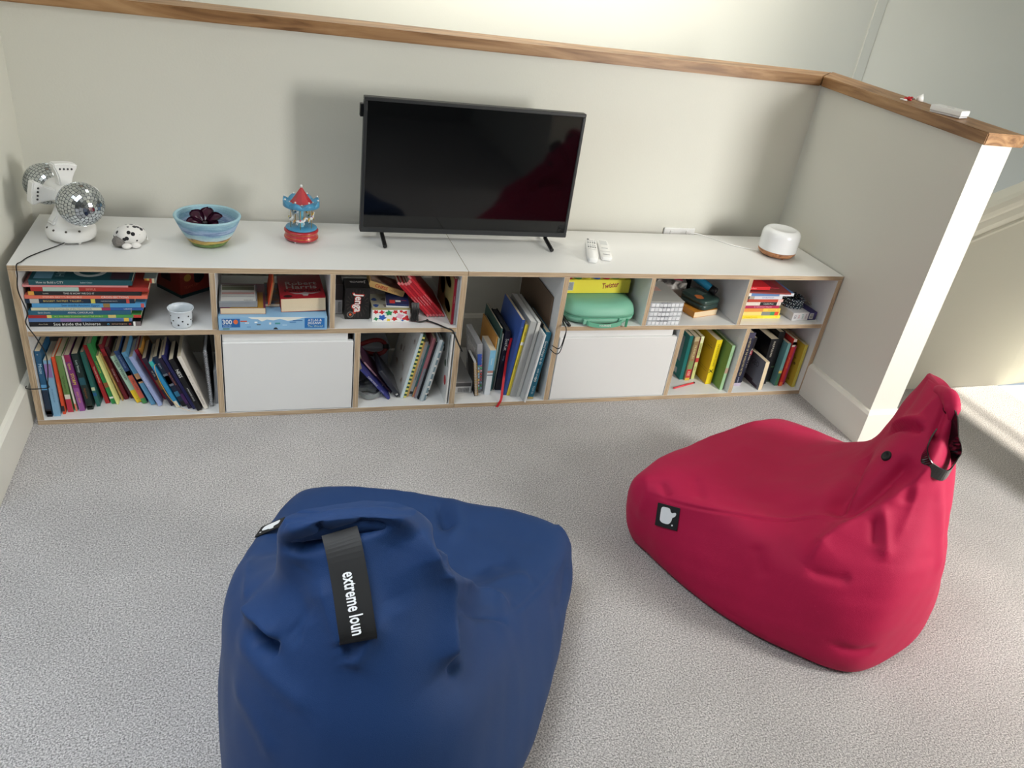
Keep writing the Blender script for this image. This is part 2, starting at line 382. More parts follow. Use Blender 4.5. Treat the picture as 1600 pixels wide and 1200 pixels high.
def bag(rows, creases, m, parent, mu=20, mv=18, seed=1, name='cover'):
    A = np.array(rows, float)                       # levels x columns x 3
    G = crm(crm(A, mu, 1, True), mv, 0, False)
    nl, nc = G.shape[:2]; V = G.reshape(-1, 3).copy()
    def normals(V):
        g = V.reshape(nl, nc, 3); du = np.roll(g, -1, 1)-np.roll(g, 1, 1)
        dv = np.empty_like(g); dv[1:-1] = g[2:]-g[:-2]; dv[0] = g[1]-g[0]; dv[-1] = g[-1]-g[-2]
        n = np.cross(dv, du); n /= (np.linalg.norm(n, axis=2, keepdims=True)+1e-9); return n.reshape(-1, 3)
    N0 = normals(V)
    if (N0[:, :]*(V-V.mean(0))).sum() < 0: N0 = -N0
    disp = np.zeros(len(V))
    for pts, amp, wid, sharp in creases:
        L = np.array(cr(pts, 6) if len(pts) > 2 else pts); best = np.full(len(V), 9.); tb = np.zeros(len(V)); n = len(L)-1
        for i in range(n):
            a, b = L[i], L[i+1]; ab = b-a; t = np.clip(((V-a) @ ab)/(ab @ ab+1e-12), 0, 1)
            d = np.linalg.norm(V-(a+t[:, None]*ab), axis=1); k = d < best; best[k] = d[k]; tb[k] = (i+t[k])/n
        fade = np.clip(np.minimum(tb, 1-tb)*5+.12, 0, 1)
        disp += amp*(np.exp(-(np.sqrt(best**2+.0025**2))/wid) if sharp else np.exp(-(best/wid)**2))*fade
    disp += .0022*smooth_noise(V, 22, seed)+.0015*smooth_noise(V, 48, seed+3)
    floor = V[:, 2] < .03; disp[floor] *= .3
    V = V+N0*disp[:, None]; V[:, 2] = np.maximum(V[:, 2], .003)
    fs = []
    for i in range(nl-1):
        for k in range(nc):
            k2 = (k+1) % nc; fs.append((i*nc+k, (i+1)*nc+k, (i+1)*nc+k2, i*nc+k2))
    vs = [tuple(v) for v in V]
    c0 = V[:nc].mean(0); c1 = V[-nc:].mean(0); i0 = len(vs); vs += [tuple(c0), tuple(c1)]
    for k in range(nc): fs.append((i0, k, (k+1) % nc)); fs.append((i0+1, (nl-1)*nc+(k+1) % nc, (nl-1)*nc+k))
    bm = bmesh.new(); vv = [bm.verts.new(v) for v in vs]
    for f in fs: bm.faces.new([vv[i] for i in f])
    bmesh.ops.recalc_face_normals(bm, faces=bm.faces)
    return bmobj(name, bm, m, parent, True)
def fabric(name, c, dark=.9):
    m = bpy.data.materials.new(name); m.use_nodes = True; nt = m.node_tree; b = nt.nodes['Principled BSDF']
    b.inputs['Base Color'].default_value = rgb(*c); b.inputs['Roughness'].default_value = .62
    b.inputs['Sheen Weight'].default_value = .05; b.inputs['Sheen Roughness'].default_value = .4; b.inputs['Specular IOR Level'].default_value = .22
    tc = nt.nodes.new('ShaderNodeTexCoord'); w = nt.nodes.new('ShaderNodeTexNoise'); w.inputs['Scale'].default_value = 900; w.inputs['Detail'].default_value = 1
    w2 = nt.nodes.new('ShaderNodeTexNoise'); w2.inputs['Scale'].default_value = 9; w2.inputs['Detail'].default_value = 6
    nt.links.new(tc.outputs['Object'], w.inputs['Vector']); nt.links.new(tc.outputs['Object'], w2.inputs['Vector'])
    ad = nt.nodes.new('ShaderNodeMath'); ad.operation = 'MULTIPLY_ADD'; ad.inputs[1].default_value = 4
    nt.links.new(w2.outputs['Fac'], ad.inputs[0]); nt.links.new(w.outputs['Fac'], ad.inputs[2])
    bp = nt.nodes.new('ShaderNodeBump'); bp.inputs['Strength'].default_value = .35; bp.inputs['Distance'].default_value = .0015
    nt.links.new(ad.outputs[0], bp.inputs['Height']); nt.links.new(bp.outputs[0], b.inputs['Normal'])
    return m
M_blue = fabric('blue_bag_fabric', (27, 55, 99)); M_red = fabric('crimson_bag_fabric', (182, 25, 72))

RED = [
 # slit, upper back, mid back, seat valley.., seat/top edge, bulge, floor, under
 [(2.34,-.99,.66),(2.35,-.98,.66),(2.36,-.96,.66),(2.38,-.95,.66),(2.385,-.96,.66),(2.38,-.98,.665),(2.37,-1.01,.67),(2.35,-1.05,.675),(2.335,-1.085,.675),(2.32,-1.12,.67),(2.31,-1.125,.665),(2.305,-1.12,.66),(2.305,-1.10,.66),(2.31,-1.06,.66),(2.325,-1.02,.66)],
 [(2.28,-1.02,.56),(2.31,-.99,.56),(2.34,-.95,.56),(2.38,-.92,.56),(2.41,-.93,.56),(2.42,-.97,.57),(2.41,-1.03,.58),(2.38,-1.08,.58),(2.35,-1.12,.57),(2.32,-1.15,.56),(2.27,-1.16,.56),(2.24,-1.14,.55),(2.23,-1.11,.55),(2.235,-1.08,.55),(2.25,-1.05,.55)],
 [(2.19,-1.00,.37),(2.25,-.95,.37),(2.32,-.89,.37),(2.41,-.84,.37),(2.455,-.86,.39),(2.46,-.93,.43),(2.45,-1.03,.45),(2.42,-1.10,.46),(2.38,-1.155,.46),(2.33,-1.19,.45),(2.24,-1.215,.43),(2.17,-1.18,.42),(2.14,-1.14,.41),(2.13,-1.09,.39),(2.14,-1.05,.38)],
 [(2.02,-.93,.285),(2.11,-.86,.285),(2.22,-.79,.285),(2.36,-.72,.28),(2.44,-.77,.29),(2.47,-.87,.32),(2.475,-1.00,.34),(2.44,-1.12,.35),(2.39,-1.18,.355),(2.32,-1.235,.35),(2.19,-1.27,.34),(2.08,-1.21,.33),(2.03,-1.12,.31),(2.03,-1.05,.295),(2.02,-.99,.285)],
 [(1.85,-.82,.275),(1.98,-.755,.285),(2.13,-.68,.285),(2.325,-.60,.265),(2.43,-.68,.26),(2.48,-.83,.27),(2.495,-.99,.28),(2.455,-1.13,.28),(2.40,-1.20,.28),(2.32,-1.265,.28),(2.15,-1.305,.28),(2.02,-1.23,.275),(1.955,-1.12,.27),(1.92,-1.03,.27),(1.87,-.92,.265)],
 [(1.718,-.75,.235),(1.92,-.665,.25),(2.12,-.585,.25),(2.325,-.527,.235),(2.43,-.655,.22),(2.49,-.83,.22),(2.51,-1.00,.22),(2.46,-1.15,.21),(2.40,-1.225,.21),(2.31,-1.29,.21),(2.12,-1.335,.2),(1.98,-1.25,.21),(1.90,-1.12,.22),(1.83,-.98,.235),(1.745,-.865,.225)],
 [(1.705,-.725,.12),(1.92,-.645,.12),(2.13,-.56,.12),(2.34,-.505,.12),(2.455,-.665,.12),(2.515,-.85,.12),(2.53,-1.02,.12),(2.465,-1.185,.12),(2.39,-1.255,.11),(2.29,-1.31,.10),(2.09,-1.35,.09),(1.955,-1.265,.09),(1.86,-1.13,.10),(1.785,-.99,.11),(1.725,-.865,.11)],
 [(1.735,-.755,.012),(1.93,-.665,.01),(2.13,-.59,.01),(2.33,-.535,.01),(2.44,-.69,.01),(2.50,-.86,.01),(2.51,-1.03,.01),(2.455,-1.19,.01),(2.38,-1.26,.01),(2.27,-1.31,.01),(2.09,-1.345,.01),(1.955,-1.25,.01),(1.85,-1.12,.01),(1.785,-.985,.01),(1.745,-.865,.01)],
]
RED.append([tuple(np.array(p)*(.8, .8, 0)+np.array((2.15*.2, -.95*.2, .004))) for p in RED[-1]])
BLUE = [
 [(.73,-1.325,.665),(.77,-1.325,.67),(.82,-1.33,.675),(.87,-1.335,.675),(.90,-1.345,.67),(.91,-1.355,.67),(.90,-1.365,.67),(.87,-1.37,.675),(.82,-1.365,.675),(.77,-1.36,.675),(.73,-1.355,.67),(.71,-1.345,.66),(.705,-1.34,.66),(.71,-1.33,.66),(.72,-1.325,.66)],
 [(.755,-1.27,.60),(.80,-1.265,.60),(.86,-1.27,.60),(.92,-1.285,.60),(.95,-1.31,.60),(.96,-1.345,.605),(.945,-1.385,.61),(.90,-1.405,.615),(.84,-1.41,.615),(.78,-1.40,.61),(.725,-1.38,.605),(.695,-1.35,.60),(.69,-1.32,.60),(.70,-1.295,.60),(.725,-1.28,.60)],
 [(.80,-1.18,.42),(.86,-1.17,.41),(.93,-1.19,.41),(.99,-1.225,.41),(1.01,-1.265,.43),(1.00,-1.31,.48),(.97,-1.38,.52),(.92,-1.44,.54),(.85,-1.465,.55),(.78,-1.45,.55),(.72,-1.40,.54),(.685,-1.33,.52),(.69,-1.27,.49),(.72,-1.22,.46),(.76,-1.19,.43)],
 [(.82,-1.07,.30),(.90,-1.06,.29),(.99,-1.09,.285),(1.08,-1.14,.285),(1.09,-1.20,.31),(1.06,-1.28,.36),(1.02,-1.38,.41),(.95,-1.48,.44),(.86,-1.515,.46),(.76,-1.49,.46),(.68,-1.42,.45),(.645,-1.33,.44),(.635,-1.22,.42),(.66,-1.13,.385),(.725,-1.06,.34)],
 [(.81,-.90,.285),(.93,-.91,.275),(1.09,-.96,.275),(1.25,-1.04,.265),(1.24,-1.14,.27),(1.16,-1.265,.30),(1.09,-1.40,.33),(.99,-1.53,.35),(.87,-1.575,.36),(.75,-1.545,.36),(.65,-1.45,.36),(.61,-1.34,.36),(.595,-1.20,.36),(.63,-1.06,.345),(.70,-.95,.315)],
 [(.775,-.75,.255),(.95,-.785,.26),(1.15,-.86,.26),(1.372,-.962,.25),(1.325,-1.12,.22),(1.24,-1.27,.22),(1.13,-1.44,.22),(1.01,-1.58,.22),(.87,-1.625,.22),(.74,-1.59,.22),(.63,-1.48,.22),(.592,-1.35,.24),(.583,-1.20,.26),(.618,-1.045,.275),(.685,-.88,.265)],
 [(.765,-.73,.12),(.955,-.765,.12),(1.17,-.845,.12),(1.41,-.965,.13),(1.36,-1.13,.12),(1.275,-1.29,.12),(1.165,-1.46,.12),(1.03,-1.61,.11),(.87,-1.655,.11),(.73,-1.615,.11),(.615,-1.50,.11),(.578,-1.36,.11),(.578,-1.20,.12),(.615,-1.04,.12),(.68,-.87,.12)],
 [(.785,-.77,.01),(.955,-.80,.01),(1.15,-.87,.01),(1.36,-.97,.01),(1.32,-1.13,.01),(1.25,-1.28,.01),(1.14,-1.44,.01),(1.01,-1.58,.01),(.87,-1.62,.01),(.74,-1.58,.01),(.63,-1.47,.01),(.595,-1.35,.01),(.605,-1.21,.01),(.65,-1.05,.01),(.72,-.90,.01)],
]
BLUE.append([tuple(np.array(p)*(.8, .8, 0)+np.array((.95*.2, -1.22*.2, .004))) for p in BLUE[-1]])
RB = thing('bean_bag', 'crimson red fabric bean bag chair with pinched upright back', 'bean bag', (2.15, -.95, 0))
BB = thing('bean_bag', 'navy blue fabric bean bag chair seen from behind, nearest the camera', 'bean bag', (.95, -1.22, 0))
RC = [
    ([(2.273, -1.15, 0.581), (2.235, -1.166, 0.507), (2.175, -1.17, 0.435), (2.097, -1.171, 0.362), (2.021, -1.175, 0.3), (1.964, -1.19, 0.248)], 0.042, 0.024, 1),
    ([(2.225, -1.14, 0.526), (2.183, -1.146, 0.463), (2.124, -1.147, 0.39), (2.063, -1.132, 0.338)], -0.034, 0.026, 0),
    ([(2.066, -1.119, 0.34), (2.112, -1.076, 0.367), (2.182, -1.03, 0.4), (2.27, -0.962, 0.404)], -0.042, 0.026, 0),
    ([(1.705, -0.807, 0.209), (1.764, -0.89, 0.23), (1.838, -0.963, 0.253), (1.931, -1.032, 0.272), (2.017, -1.072, 0.293), (2.066, -1.119, 0.34)], 0.01, 0.016, 1),
    ([(1.706, -0.81, 0.207), (1.764, -0.892, 0.228), (1.837, -0.966, 0.251), (1.928, -1.036, 0.271), (2.014, -1.077, 0.293), (2.062, -1.12, 0.337)], -0.006, 0.004, 0),
    ([(1.724, -0.757, 0.238), (1.709, -0.813, 0.213), (1.704, -0.813, 0.115)], 0.01, 0.014, 1),
    ([(1.741, -0.813, 0.247), (1.747, -0.865, 0.228)], -0.008, 0.012, 0),
    ([(1.834, -0.833, 0.27), (1.813, -0.915, 0.252)], -0.006, 0.015, 0),
    ([(2.305, -0.548, 0.255), (2.098, -0.618, 0.27), (1.862, -0.69, 0.251), (1.729, -0.74, 0.232)], 0.01, 0.018, 1),
    ([(2.151, -1.173, 0.409), (2.14, -1.221, 0.363), (2.124, -1.273, 0.311)], 0.014, 0.016, 1),
    ([(2.128, -1.186, 0.381), (2.112, -1.237, 0.333)], -0.008, 0.012, 0),
    ([(2.224, -1.175, 0.481), (2.208, -1.203, 0.428), (2.157, -1.25, 0.35)], 0.008, 0.016, 1),
    ([(2.212, -1.155, 0.491), (2.192, -1.196, 0.424)], -0.008, 0.016, 0),
    ([(1.89, -1.084, 0.235), (1.898, -1.151, 0.174)], -0.006, 0.02, 0),
    ([(1.966, -1.2, 0.244), (2.009, -1.243, 0.252), (2.046, -1.265, 0.262)], -0.008, 0.014, 0),
    ([(2.011, -1.313, 0.095), (2.066, -1.345, 0.09), (2.125, -1.351, 0.104)], -0.007, 0.012, 0),
    ([(2.276, -1.18, 0.504), (2.301, -1.238, 0.363), (2.313, -1.279, 0.248)], 0.006, 0.02, 0),
    ([(2.291, -0.985, 0.491), (2.26, -1.034, 0.546), (2.25, -1.077, 0.575), (2.253, -1.11, 0.585)], -0.02, 0.009, 0),
    ([(2.303, -0.973, 0.495), (2.269, -1.029, 0.559), (2.264, -1.065, 0.59), (2.265, -1.096, 0.603)], 0.016, 0.012, 0),
    ([(2.258, -1.14, 0.575), (2.286, -1.11, 0.63), (2.316, -1.086, 0.661)], -0.012, 0.01, 0),
    ([(2.269, -1.066, 0.599), (2.294, -1.065, 0.635), (2.333, -1.058, 0.664)], 0.008, 0.01, 1),
]
BC = [
    ([(0.701, -1.354, 0.613), (0.729, -1.37, 0.628), (0.759, -1.375, 0.64), (0.819, -1.376, 0.66), (0.868, -1.376, 0.666)], -0.034, 0.01, 0),
    ([(0.692, -1.322, 0.609), (0.725, -1.357, 0.659), (0.775, -1.357, 0.674), (0.827, -1.353, 0.67), (0.877, -1.372, 0.672), (0.91, -1.377, 0.65)], 0.02, 0.016, 0),
    ([(0.915, -1.38, 0.644), (0.933, -1.397, 0.603), (0.944, -1.404, 0.557), (0.947, -1.43, 0.507), (0.949, -1.467, 0.458), (0.959, -1.483, 0.425)], 0.048, 0.022, 1),
    ([(0.974, -1.377, 0.511), (0.976, -1.41, 0.471), (0.988, -1.423, 0.438)], -0.06, 0.026, 0),
    ([(0.974, -1.434, 0.452), (0.973, -1.465, 0.423), (0.982, -1.481, 0.403)], -0.022, 0.018, 0),
    ([(0.944, -1.404, 0.557), (1.044, -1.265, 0.383), (1.106, -1.242, 0.322), (1.15, -1.267, 0.307)], 0.03, 0.018, 1),
    ([(0.975, -1.401, 0.483), (1.021, -1.354, 0.424), (1.089, -1.299, 0.342), (1.142, -1.296, 0.308)], -0.014, 0.016, 0),
    ([(1.394, -0.998, 0.222), (1.308, -1.113, 0.24), (1.2, -1.229, 0.279), (1.151, -1.269, 0.306)], 0.008, 0.012, 1),
    ([(1.389, -1.005, 0.227), (1.305, -1.118, 0.24), (1.197, -1.233, 0.28), (1.15, -1.273, 0.306)], -0.006, 0.004, 0),
    ([(1.081, -0.851, 0.273), (1.086, -0.933, 0.272), (1.092, -0.966, 0.274)], -0.018, 0.014, 0),
    ([(1.124, -0.847, 0.259), (1.121, -0.937, 0.272), (1.078, -1.017, 0.272)], 0.01, 0.014, 0),
    ([(1.048, -0.894, 0.275), (0.963, -1.352, 0.595), (0.956, -1.384, 0.573)], -0.03, 0.022, 0),
    ([(1.1, -1.193, 0.302), (1.195, -1.153, 0.278), (1.243, -1.149, 0.267)], 0.008, 0.02, 0),
    ([(0.992, -1.315, 0.496), (1.134, -1.103, 0.269), (1.213, -1.094, 0.269)], -0.01, 0.02, 0),
    ([(0.638, -1.294, 0.434), (0.663, -1.367, 0.463), (0.688, -1.417, 0.466)], 0.028, 0.015, 1),
    ([(0.648, -1.364, 0.436), (0.668, -1.4, 0.449), (0.682, -1.424, 0.449)], -0.038, 0.015, 0),
    ([(0.703, -1.414, 0.495), (0.72, -1.439, 0.489)], -0.006, 0.02, 0),
    ([(0.713, -1.361, 0.626), (0.715, -0.923, 0.305), (0.695, -1.351, 0.578)], 0.004, 0.02, 0),
    ([(0.641, -1.096, 0.366), (0.636, -1.211, 0.416), (0.638, -1.287, 0.434)], 0.008, 0.012, 1),
    ([(0.752, -1.405, 0.586), (0.771, -1.454, 0.533), (0.791, -1.497, 0.474)], 0.012, 0.016, 1),
    ([(0.849, -1.462, 0.549), (0.817, -1.486, 0.508), (0.794, -1.498, 0.473)], 0.012, 0.016, 1),
    ([(0.783, -1.472, 0.514), (0.794, -1.49, 0.488)], -0.008, 0.018, 0),
    ([(0.876, -1.383, 0.653), (0.852, -1.424, 0.597), (0.868, -1.461, 0.545)], -0.01, 0.03, 0),
    ([(0.724, -1.375, 0.61), (0.715, -1.391, 0.542), (0.731, -1.434, 0.511)], -0.01, 0.03, 0),
    ([(0.617, -1.31, 0.391), (0.669, -1.437, 0.414), (0.734, -1.512, 0.402)], 0.006, 0.018, 0),
    ([(0.61, -1.364, 0.33), (0.646, -1.459, 0.325), (0.674, -1.511, 0.289)], 0.005, 0.02, 0),
    ([(0.752, -1.359, 0.672), (0.761, -1.372, 0.649)], -0.012, 0.008, 0),
    ([(0.817, -1.352, 0.671), (0.821, -1.372, 0.667)], -0.01, 0.007, 0),
    ([(0.777, -0.749, 0.256), (0.936, -0.792, 0.269), (1.086, -0.833, 0.261), (1.24, -0.89, 0.255), (1.374, -0.957, 0.245)], 0.01, 0.018, 1),
    ([(1.413, -0.997, 0.177), (1.387, -0.971, 0.236), (1.372, -0.955, 0.246)], 0.01, 0.014, 1),
    ([(1.276, -1.213, 0.217), (1.345, -1.126, 0.178), (1.372, -1.055, 0.212)], -0.005, 0.02, 0),
]
def local(rows, c): return [[(x-c[0], y-c[1], z) for x, y, z in r] for r in rows]
RBm = bag(local(RED, (2.15, -.95)), [([(x-2.15, y+.95, z) for x, y, z in p], a, w, s) for p, a, w, s in RC], M_red, RB, seed=2)
BBm = bag(local(BLUE, (.95, -1.22)), [([(x-.95, y+1.22, z) for x, y, z in p], a, w, s) for p, a, w, s in BC], M_blue, BB, seed=5)
# ------------------------------------------------------------------ bean bag fittings
def world_part(o, par):
    """geometry given in world coordinates, kept under its parent thing"""
    o.parent = par; o.matrix_parent_inverse = par.matrix_basis.inverted() if par.matrix_world == par.matrix_basis else Matrix.Translation(-Vector(par.location)); return o
def ribbon(name, pts, side, w, th, m, par, n=6):
    """band of width w following pts; side = width direction"""
    P = [Vector(p) for p in cr(pts, n)]; s = Vector(side).normalized(); bm = bmesh.new(); rings = []
    for i, p in enumerate(P):
        t = (P[min(i+1, len(P)-1)]-P[max(i-1, 0)]).normalized(); ss = (s-t*s.dot(t)).normalized(); nn = t.cross(ss)
        rings.append([bm.verts.new(p+ss*a*w/2+nn*b*th/2) for a, b in ((-1, -1), (1, -1), (1, 1), (-1, 1))])
    for a, b in zip(rings, rings[1:]):
        for k in range(4): bm.faces.new((a[k], a[(k+1) % 4], b[(k+1) % 4], b[k]))
    bm.faces.new(rings[0][::-1]); bm.faces.new(rings[-1]); bmesh.ops.recalc_face_normals(bm, faces=bm.faces)
    return bmobj(name, bm, m, par)
M_rub = mat((13, 14, 15), .62, 'black_rubber'); M_prt = mat((236, 238, 240), .5, 'white_print')
OB = Vector((.95, -1.22, 0)); OR = Vector((2.15, -.95, 0))
# blue: carrying strap with lettering, hanging down the back from the top seam
sp = [(.785, -1.372, .655), (.790, -1.400, .640), (.797, -1.440, .600), (.802, -1.478, .560), (.805, -1.492, .538), (.806, -1.484, .522), (.804, -1.465, .520), (.798, -1.445, .535)]
sp = [Vector(p)-OB for p in sp]; sd = Vector((.99, -.05, .13)).normalized()
st = ribbon('carry_strap', sp, sd, .058, .003, M_rub, BB)
a, b = sp[1], sp[3]; dn = (Vector(b)-Vector(a)).normalized(); yy = sd
nz = dn.cross(sd); nz = nz if nz.z > 0 else -nz
mid = Vector(a)*.25+Vector(sp[4])*.75
c0 = (Vector(sp[2])+Vector(sp[3]))/2+nz*.0035
text('strap_lettering', 'extreme loun', .03, FR(c0.x, c0.y, c0.z, dn, -dn.cross(nz)) if FR(0, 0, 0, dn, -dn.cross(nz)).col[2].xyz.dot(nz) > 0 else FR(c0.x, c0.y, c0.z, dn, dn.cross(nz)), M_prt, st, width=.098, bold=.02)
def logo_tag(par, O, tl, tr, br, nrm, w, lab):
    tl, tr, br = (Vector(p)-O for p in (tl, tr, br)); ax = (tr-tl).normalized(); ay = (tr-br).normalized(); ay = (ay-ax*ay.dot(ax)).normalized(); az = ax.cross(ay)
    if az.dot(Vector(nrm)) < 0: ay = -ay; az = -az
    c = (tl+br)/2+Vector(nrm).normalized()*.004; F = Matrix(((ax.x, ay.x, az.x, c.x), (ax.y, ay.y, az.y, c.y), (ax.z, ay.z, az.z, c.z), (0, 0, 0, 1)))
    bm = bmesh.new(); bbox(bm, (-w/2, -w/2, -.0015), (w/2, w/2, .0015), .001, M=F); t = bmobj('logo_tag', bm, M_rub, par); t['label'] = lab
    s = w/2
    pts = [(-.62, .55), (-.55, .72), (-.38, .78), (.0, .78), (.16, .70), (.24, .50), (.40, .42), (.62, .52), (.74, .42), (.66, .18), (.46, .02), (.42, -.22), (.30, -.48), (.10, -.62), (-.30, -.62), (-.52, -.52), (-.62, -.30)]
    pts = [(float(p[0]), float(p[1])) for p in cr([(x*s, y*s) for x, y in pts+pts[:1]], 3)][:-1]
    poly('logo_print', pts, .0006, F @ Matrix.Translation((0, 0, .0015)), M_prt, t)
    dp = [(.52*s+.08*s*math.cos(q/8*6.283), -.62*s+.08*s*math.sin(q/8*6.283)) for q in range(8)]
    poly('logo_dot', dp, .0006, F @ Matrix.Translation((0, 0, .0015)), M_prt, t)
logo_tag(RB, OR, (1.729, -.860, .207), (1.772, -.911, .222), (1.757, -.922, .160), (-.76, -.58, .26), .066, 'black square rubber tag with a white logo')
logo_tag(BB, OB, (.714, -.944, .330), (.698, -.998, .348), (.652, -.984, .318), (-.52, -.10, .84), .058, 'black square rubber tag with a white logo')
# rolled-over seams along the tops of both bags
def roll_seam(par, O, pts, rad, m, seed):
    P = [Vector(p)-O for p in cr(pts, 10)]; rr = list(np.interp(np.linspace(0, 1, len(P)), np.linspace(0, 1, len(rad)), rad))
    bm = bmesh.new(); tube_bm(bm, P, rr, 28, True)
    V = np.array([v.co[:] for v in bm.verts]); n = smooth_noise(V, 60, seed)+.6*smooth_noise(V, 130, seed+1); c_ = V.mean(0)
    nv = np.array([min(P, key=lambda q: (q-v.co).length)[:] for v in bm.verts])
    for v, k, q in zip(bm.verts, n, nv): d = (v.co-Vector(q)); v.co += d*(.10*k); v.co.z -= .15*max(0, -(d.z))
    return bmobj('rolled_seam', bm, m, par, True)
roll_seam(BB, OB, [(.700, -1.338, .612), (.722, -1.344, .640), (.770, -1.346, .652), (.830, -1.350, .655), (.880, -1.358, .650), (.915, -1.362, .630), (.935, -1.362, .600)], [.004, .019, .023, .022, .023, .020, .004], M_blue, 4)
roll_seam(RB, OR, [(2.375, -.975, .560), (2.362, -.990, .605), (2.340, -1.030, .648), (2.318, -1.080, .668), (2.302, -1.118, .655), (2.296, -1.130, .630)], [.004, .013, .018, .020, .018, .005], M_red, 8)
# red: eyelet and carrying strap
F = Matrix.Translation(Vector((2.199, -1.084, .496))-OR) @ Vector((-.80, .20, .56)).to_track_quat('Z', 'Y').to_matrix().to_4x4()
lathe('vent_eyelet', [(0, .001), (.006, .001), (.007, .003), (.0105, .0045), (.0135, .0025), (.0145, -.002)], M_rub, RB, 20, F)
sp = [(2.300, -1.098, .655), (2.296, -1.135, .640), (2.298, -1.160, .595), (2.312, -1.172, .552), (2.300, -1.190, .526), (2.262, -1.206, .519), (2.226, -1.186, .534), (2.222, -1.166, .556), (2.236, -1.150, .580), (2.262, -1.135, .600)]
st = ribbon('carry_strap', [Vector(p)-OR for p in sp], (-.15, -.12, .98), .034, .003, mat((16, 16, 18), .14, 'glossy_black_strap', coat=.5), RB)

# ------------------------------------------------------------------ books
PAGE = (214, 200, 172)
def printed(name, par, x0, x1, z0, z1, col, th=.0003, y=0.):
    return box(name, (x0, y-th, z0), (x1, y, z1), mat(col, .5), par)
def book_parts(t, w, d, h, cover, page, hard, px=0., spine=True):
    o = .003 if hard else .0008; c = .0022 if hard else .0008
    bm = bmesh.new()
    bbox(bm, (px, 0, 0), (px+c, d, h)); bbox(bm, (px+w-c, 0, 0), (px+w, d, h))
    if spine: bbox(bm, (px+c, 0, 0), (px+w-c, c, h))
    bmobj('cover', bm, mat(cover, .42, spec=.4), t)
    box('pages', (px+c, c+.0002, o), (px+w-c, d-o, h-o), mat(page, .85, bump=.3, bscale=700), t)
PK = None; PKW = 1.
def book(label, x, y, w, h, lean, cover, d=.128, bands=(), txt=(), page=PAGE, hard=False, z=.018, group=None, yaw=0, name='book', cat='book', side=None, out=False):
    """upright book, spine to the front; bands = (z0, z1, colour) as fractions of its height"""
    if PK is not None:                                 # stand clear of the book before it
        w *= PKW
        if PK: x = max(x, PK[0]+max(0, min(h*math.cos(R(lean)), PK[2])*(math.tan(R(PK[1]))-math.tan(R(lean))))+.0004)
        PK[:] = [x+w/math.cos(R(lean)), lean, h*math.cos(R(lean))]
    px = -w if lean > 0 else 0.
    M = Matrix.Translation((x+(w/math.cos(R(lean)) if lean > 0 else 0), y, z+.0004)) @ Matrix.Rotation(R(yaw), 4, 'Z') @ Matrix.Rotation(R(lean), 4, 'Y')
    t = thing(name, label, cat, M=M, group=group)
    if out:                                            # spine away, pages to the front
        bm = bmesh.new(); c = .0008
        bbox(bm, (px, 0, 0), (px+c, d, h)); bbox(bm, (px+w-c, 0, 0), (px+w, d, h)); bbox(bm, (px+c, d-c, 0), (px+w-c, d, h))
        bmobj('cover', bm, mat(cover, .42), t); box('pages', (px+c, .001, .001), (px+w-c, d-c-.0002, h-.001), mat(page, .85, bump=.3, bscale=700), t)
    else: book_parts(t, w, d, h, cover, page, hard, px)
    for b in bands: printed('spine_band', t, px+.0001, px+w-.0001, h*b[0], h*b[1], b[2])
    for s in txt:                                      # (string, centre fraction, size / width, colour, max length fraction)
        text('spine_lettering', s[0], w*s[2], FR(px+w/2, -.0003, h*s[1], (0, 0, -1), (1, 0, 0)), mat(s[3], .5), t, width=h*s[4])
    if side:                                           # print on the cover that faces left
        for q in side:
            if q[0] == 'r': poly('cover_print', [(q[1]*d, q[3]*h), (q[2]*d, q[3]*h), (q[2]*d, q[4]*h), (q[1]*d, q[4]*h)], .0003, FR(px, 0, 0, (0, -1, 0), (0, 0, 1)) @ Matrix.Translation((-d, 0, 0)), mat(q[5], .5), t)
            elif q[0] == 'o': poly('cover_print', [((q[1]+q[3]*math.cos(k/12*6.283))*d, (q[2]+q[4]*math.sin(k/12*6.283))*h) for k in range(12)], .0003, FR(px, 0, 0, (0, -1, 0), (0, 0, 1)) @ Matrix.Translation((-d, 0, 0)), mat(q[5], .5), t)
            else: text('cover_lettering', q[1], q[2], FR(px, d*(1-q[3]), h*q[4], (0, -1, 0), (0, 0, 1)), mat(q[5], .5), t, width=q[6]*d)
    return t
def flat(label, x0, x1, y, z0, z1, cover, d=.2, txt=(), bands=(), page=PAGE, hard=False, yaw=0, group=None, name='book', cat='book'):
    """book lying flat, spine to the front; txt = (string, centre fraction from the left, size / thickness, colour, max length fraction)"""
    w = z1-z0; h = x1-x0
    M = Matrix.Translation((x0, y, z0)) @ Matrix.Rotation(R(yaw), 4, 'Z') @ Matrix.Translation((h, 0, 0)) @ Matrix(((0, 0, -1, 0), (0, 1, 0, 0), (1, 0, 0, 0), (0, 0, 0, 1)))
    t = thing(name, label, cat, M=M, group=group)
    book_parts(t, w, d, h, cover, page, hard)
    for b in bands: printed('spine_band', t, .0001, w-.0001, h*(1-b[1]), h*(1-b[0]), b[2])
    for s in txt: text('spine_lettering', s[0], w*s[2], FR(w/2, -.0003, h*(1-s[1]), (0, 0, -1), (1, 0, 0)), mat(s[3], .5), t, width=h*s[4])
    return t
WH = (232, 232, 228); BK = (18, 18, 22); YE = (236, 208, 60)
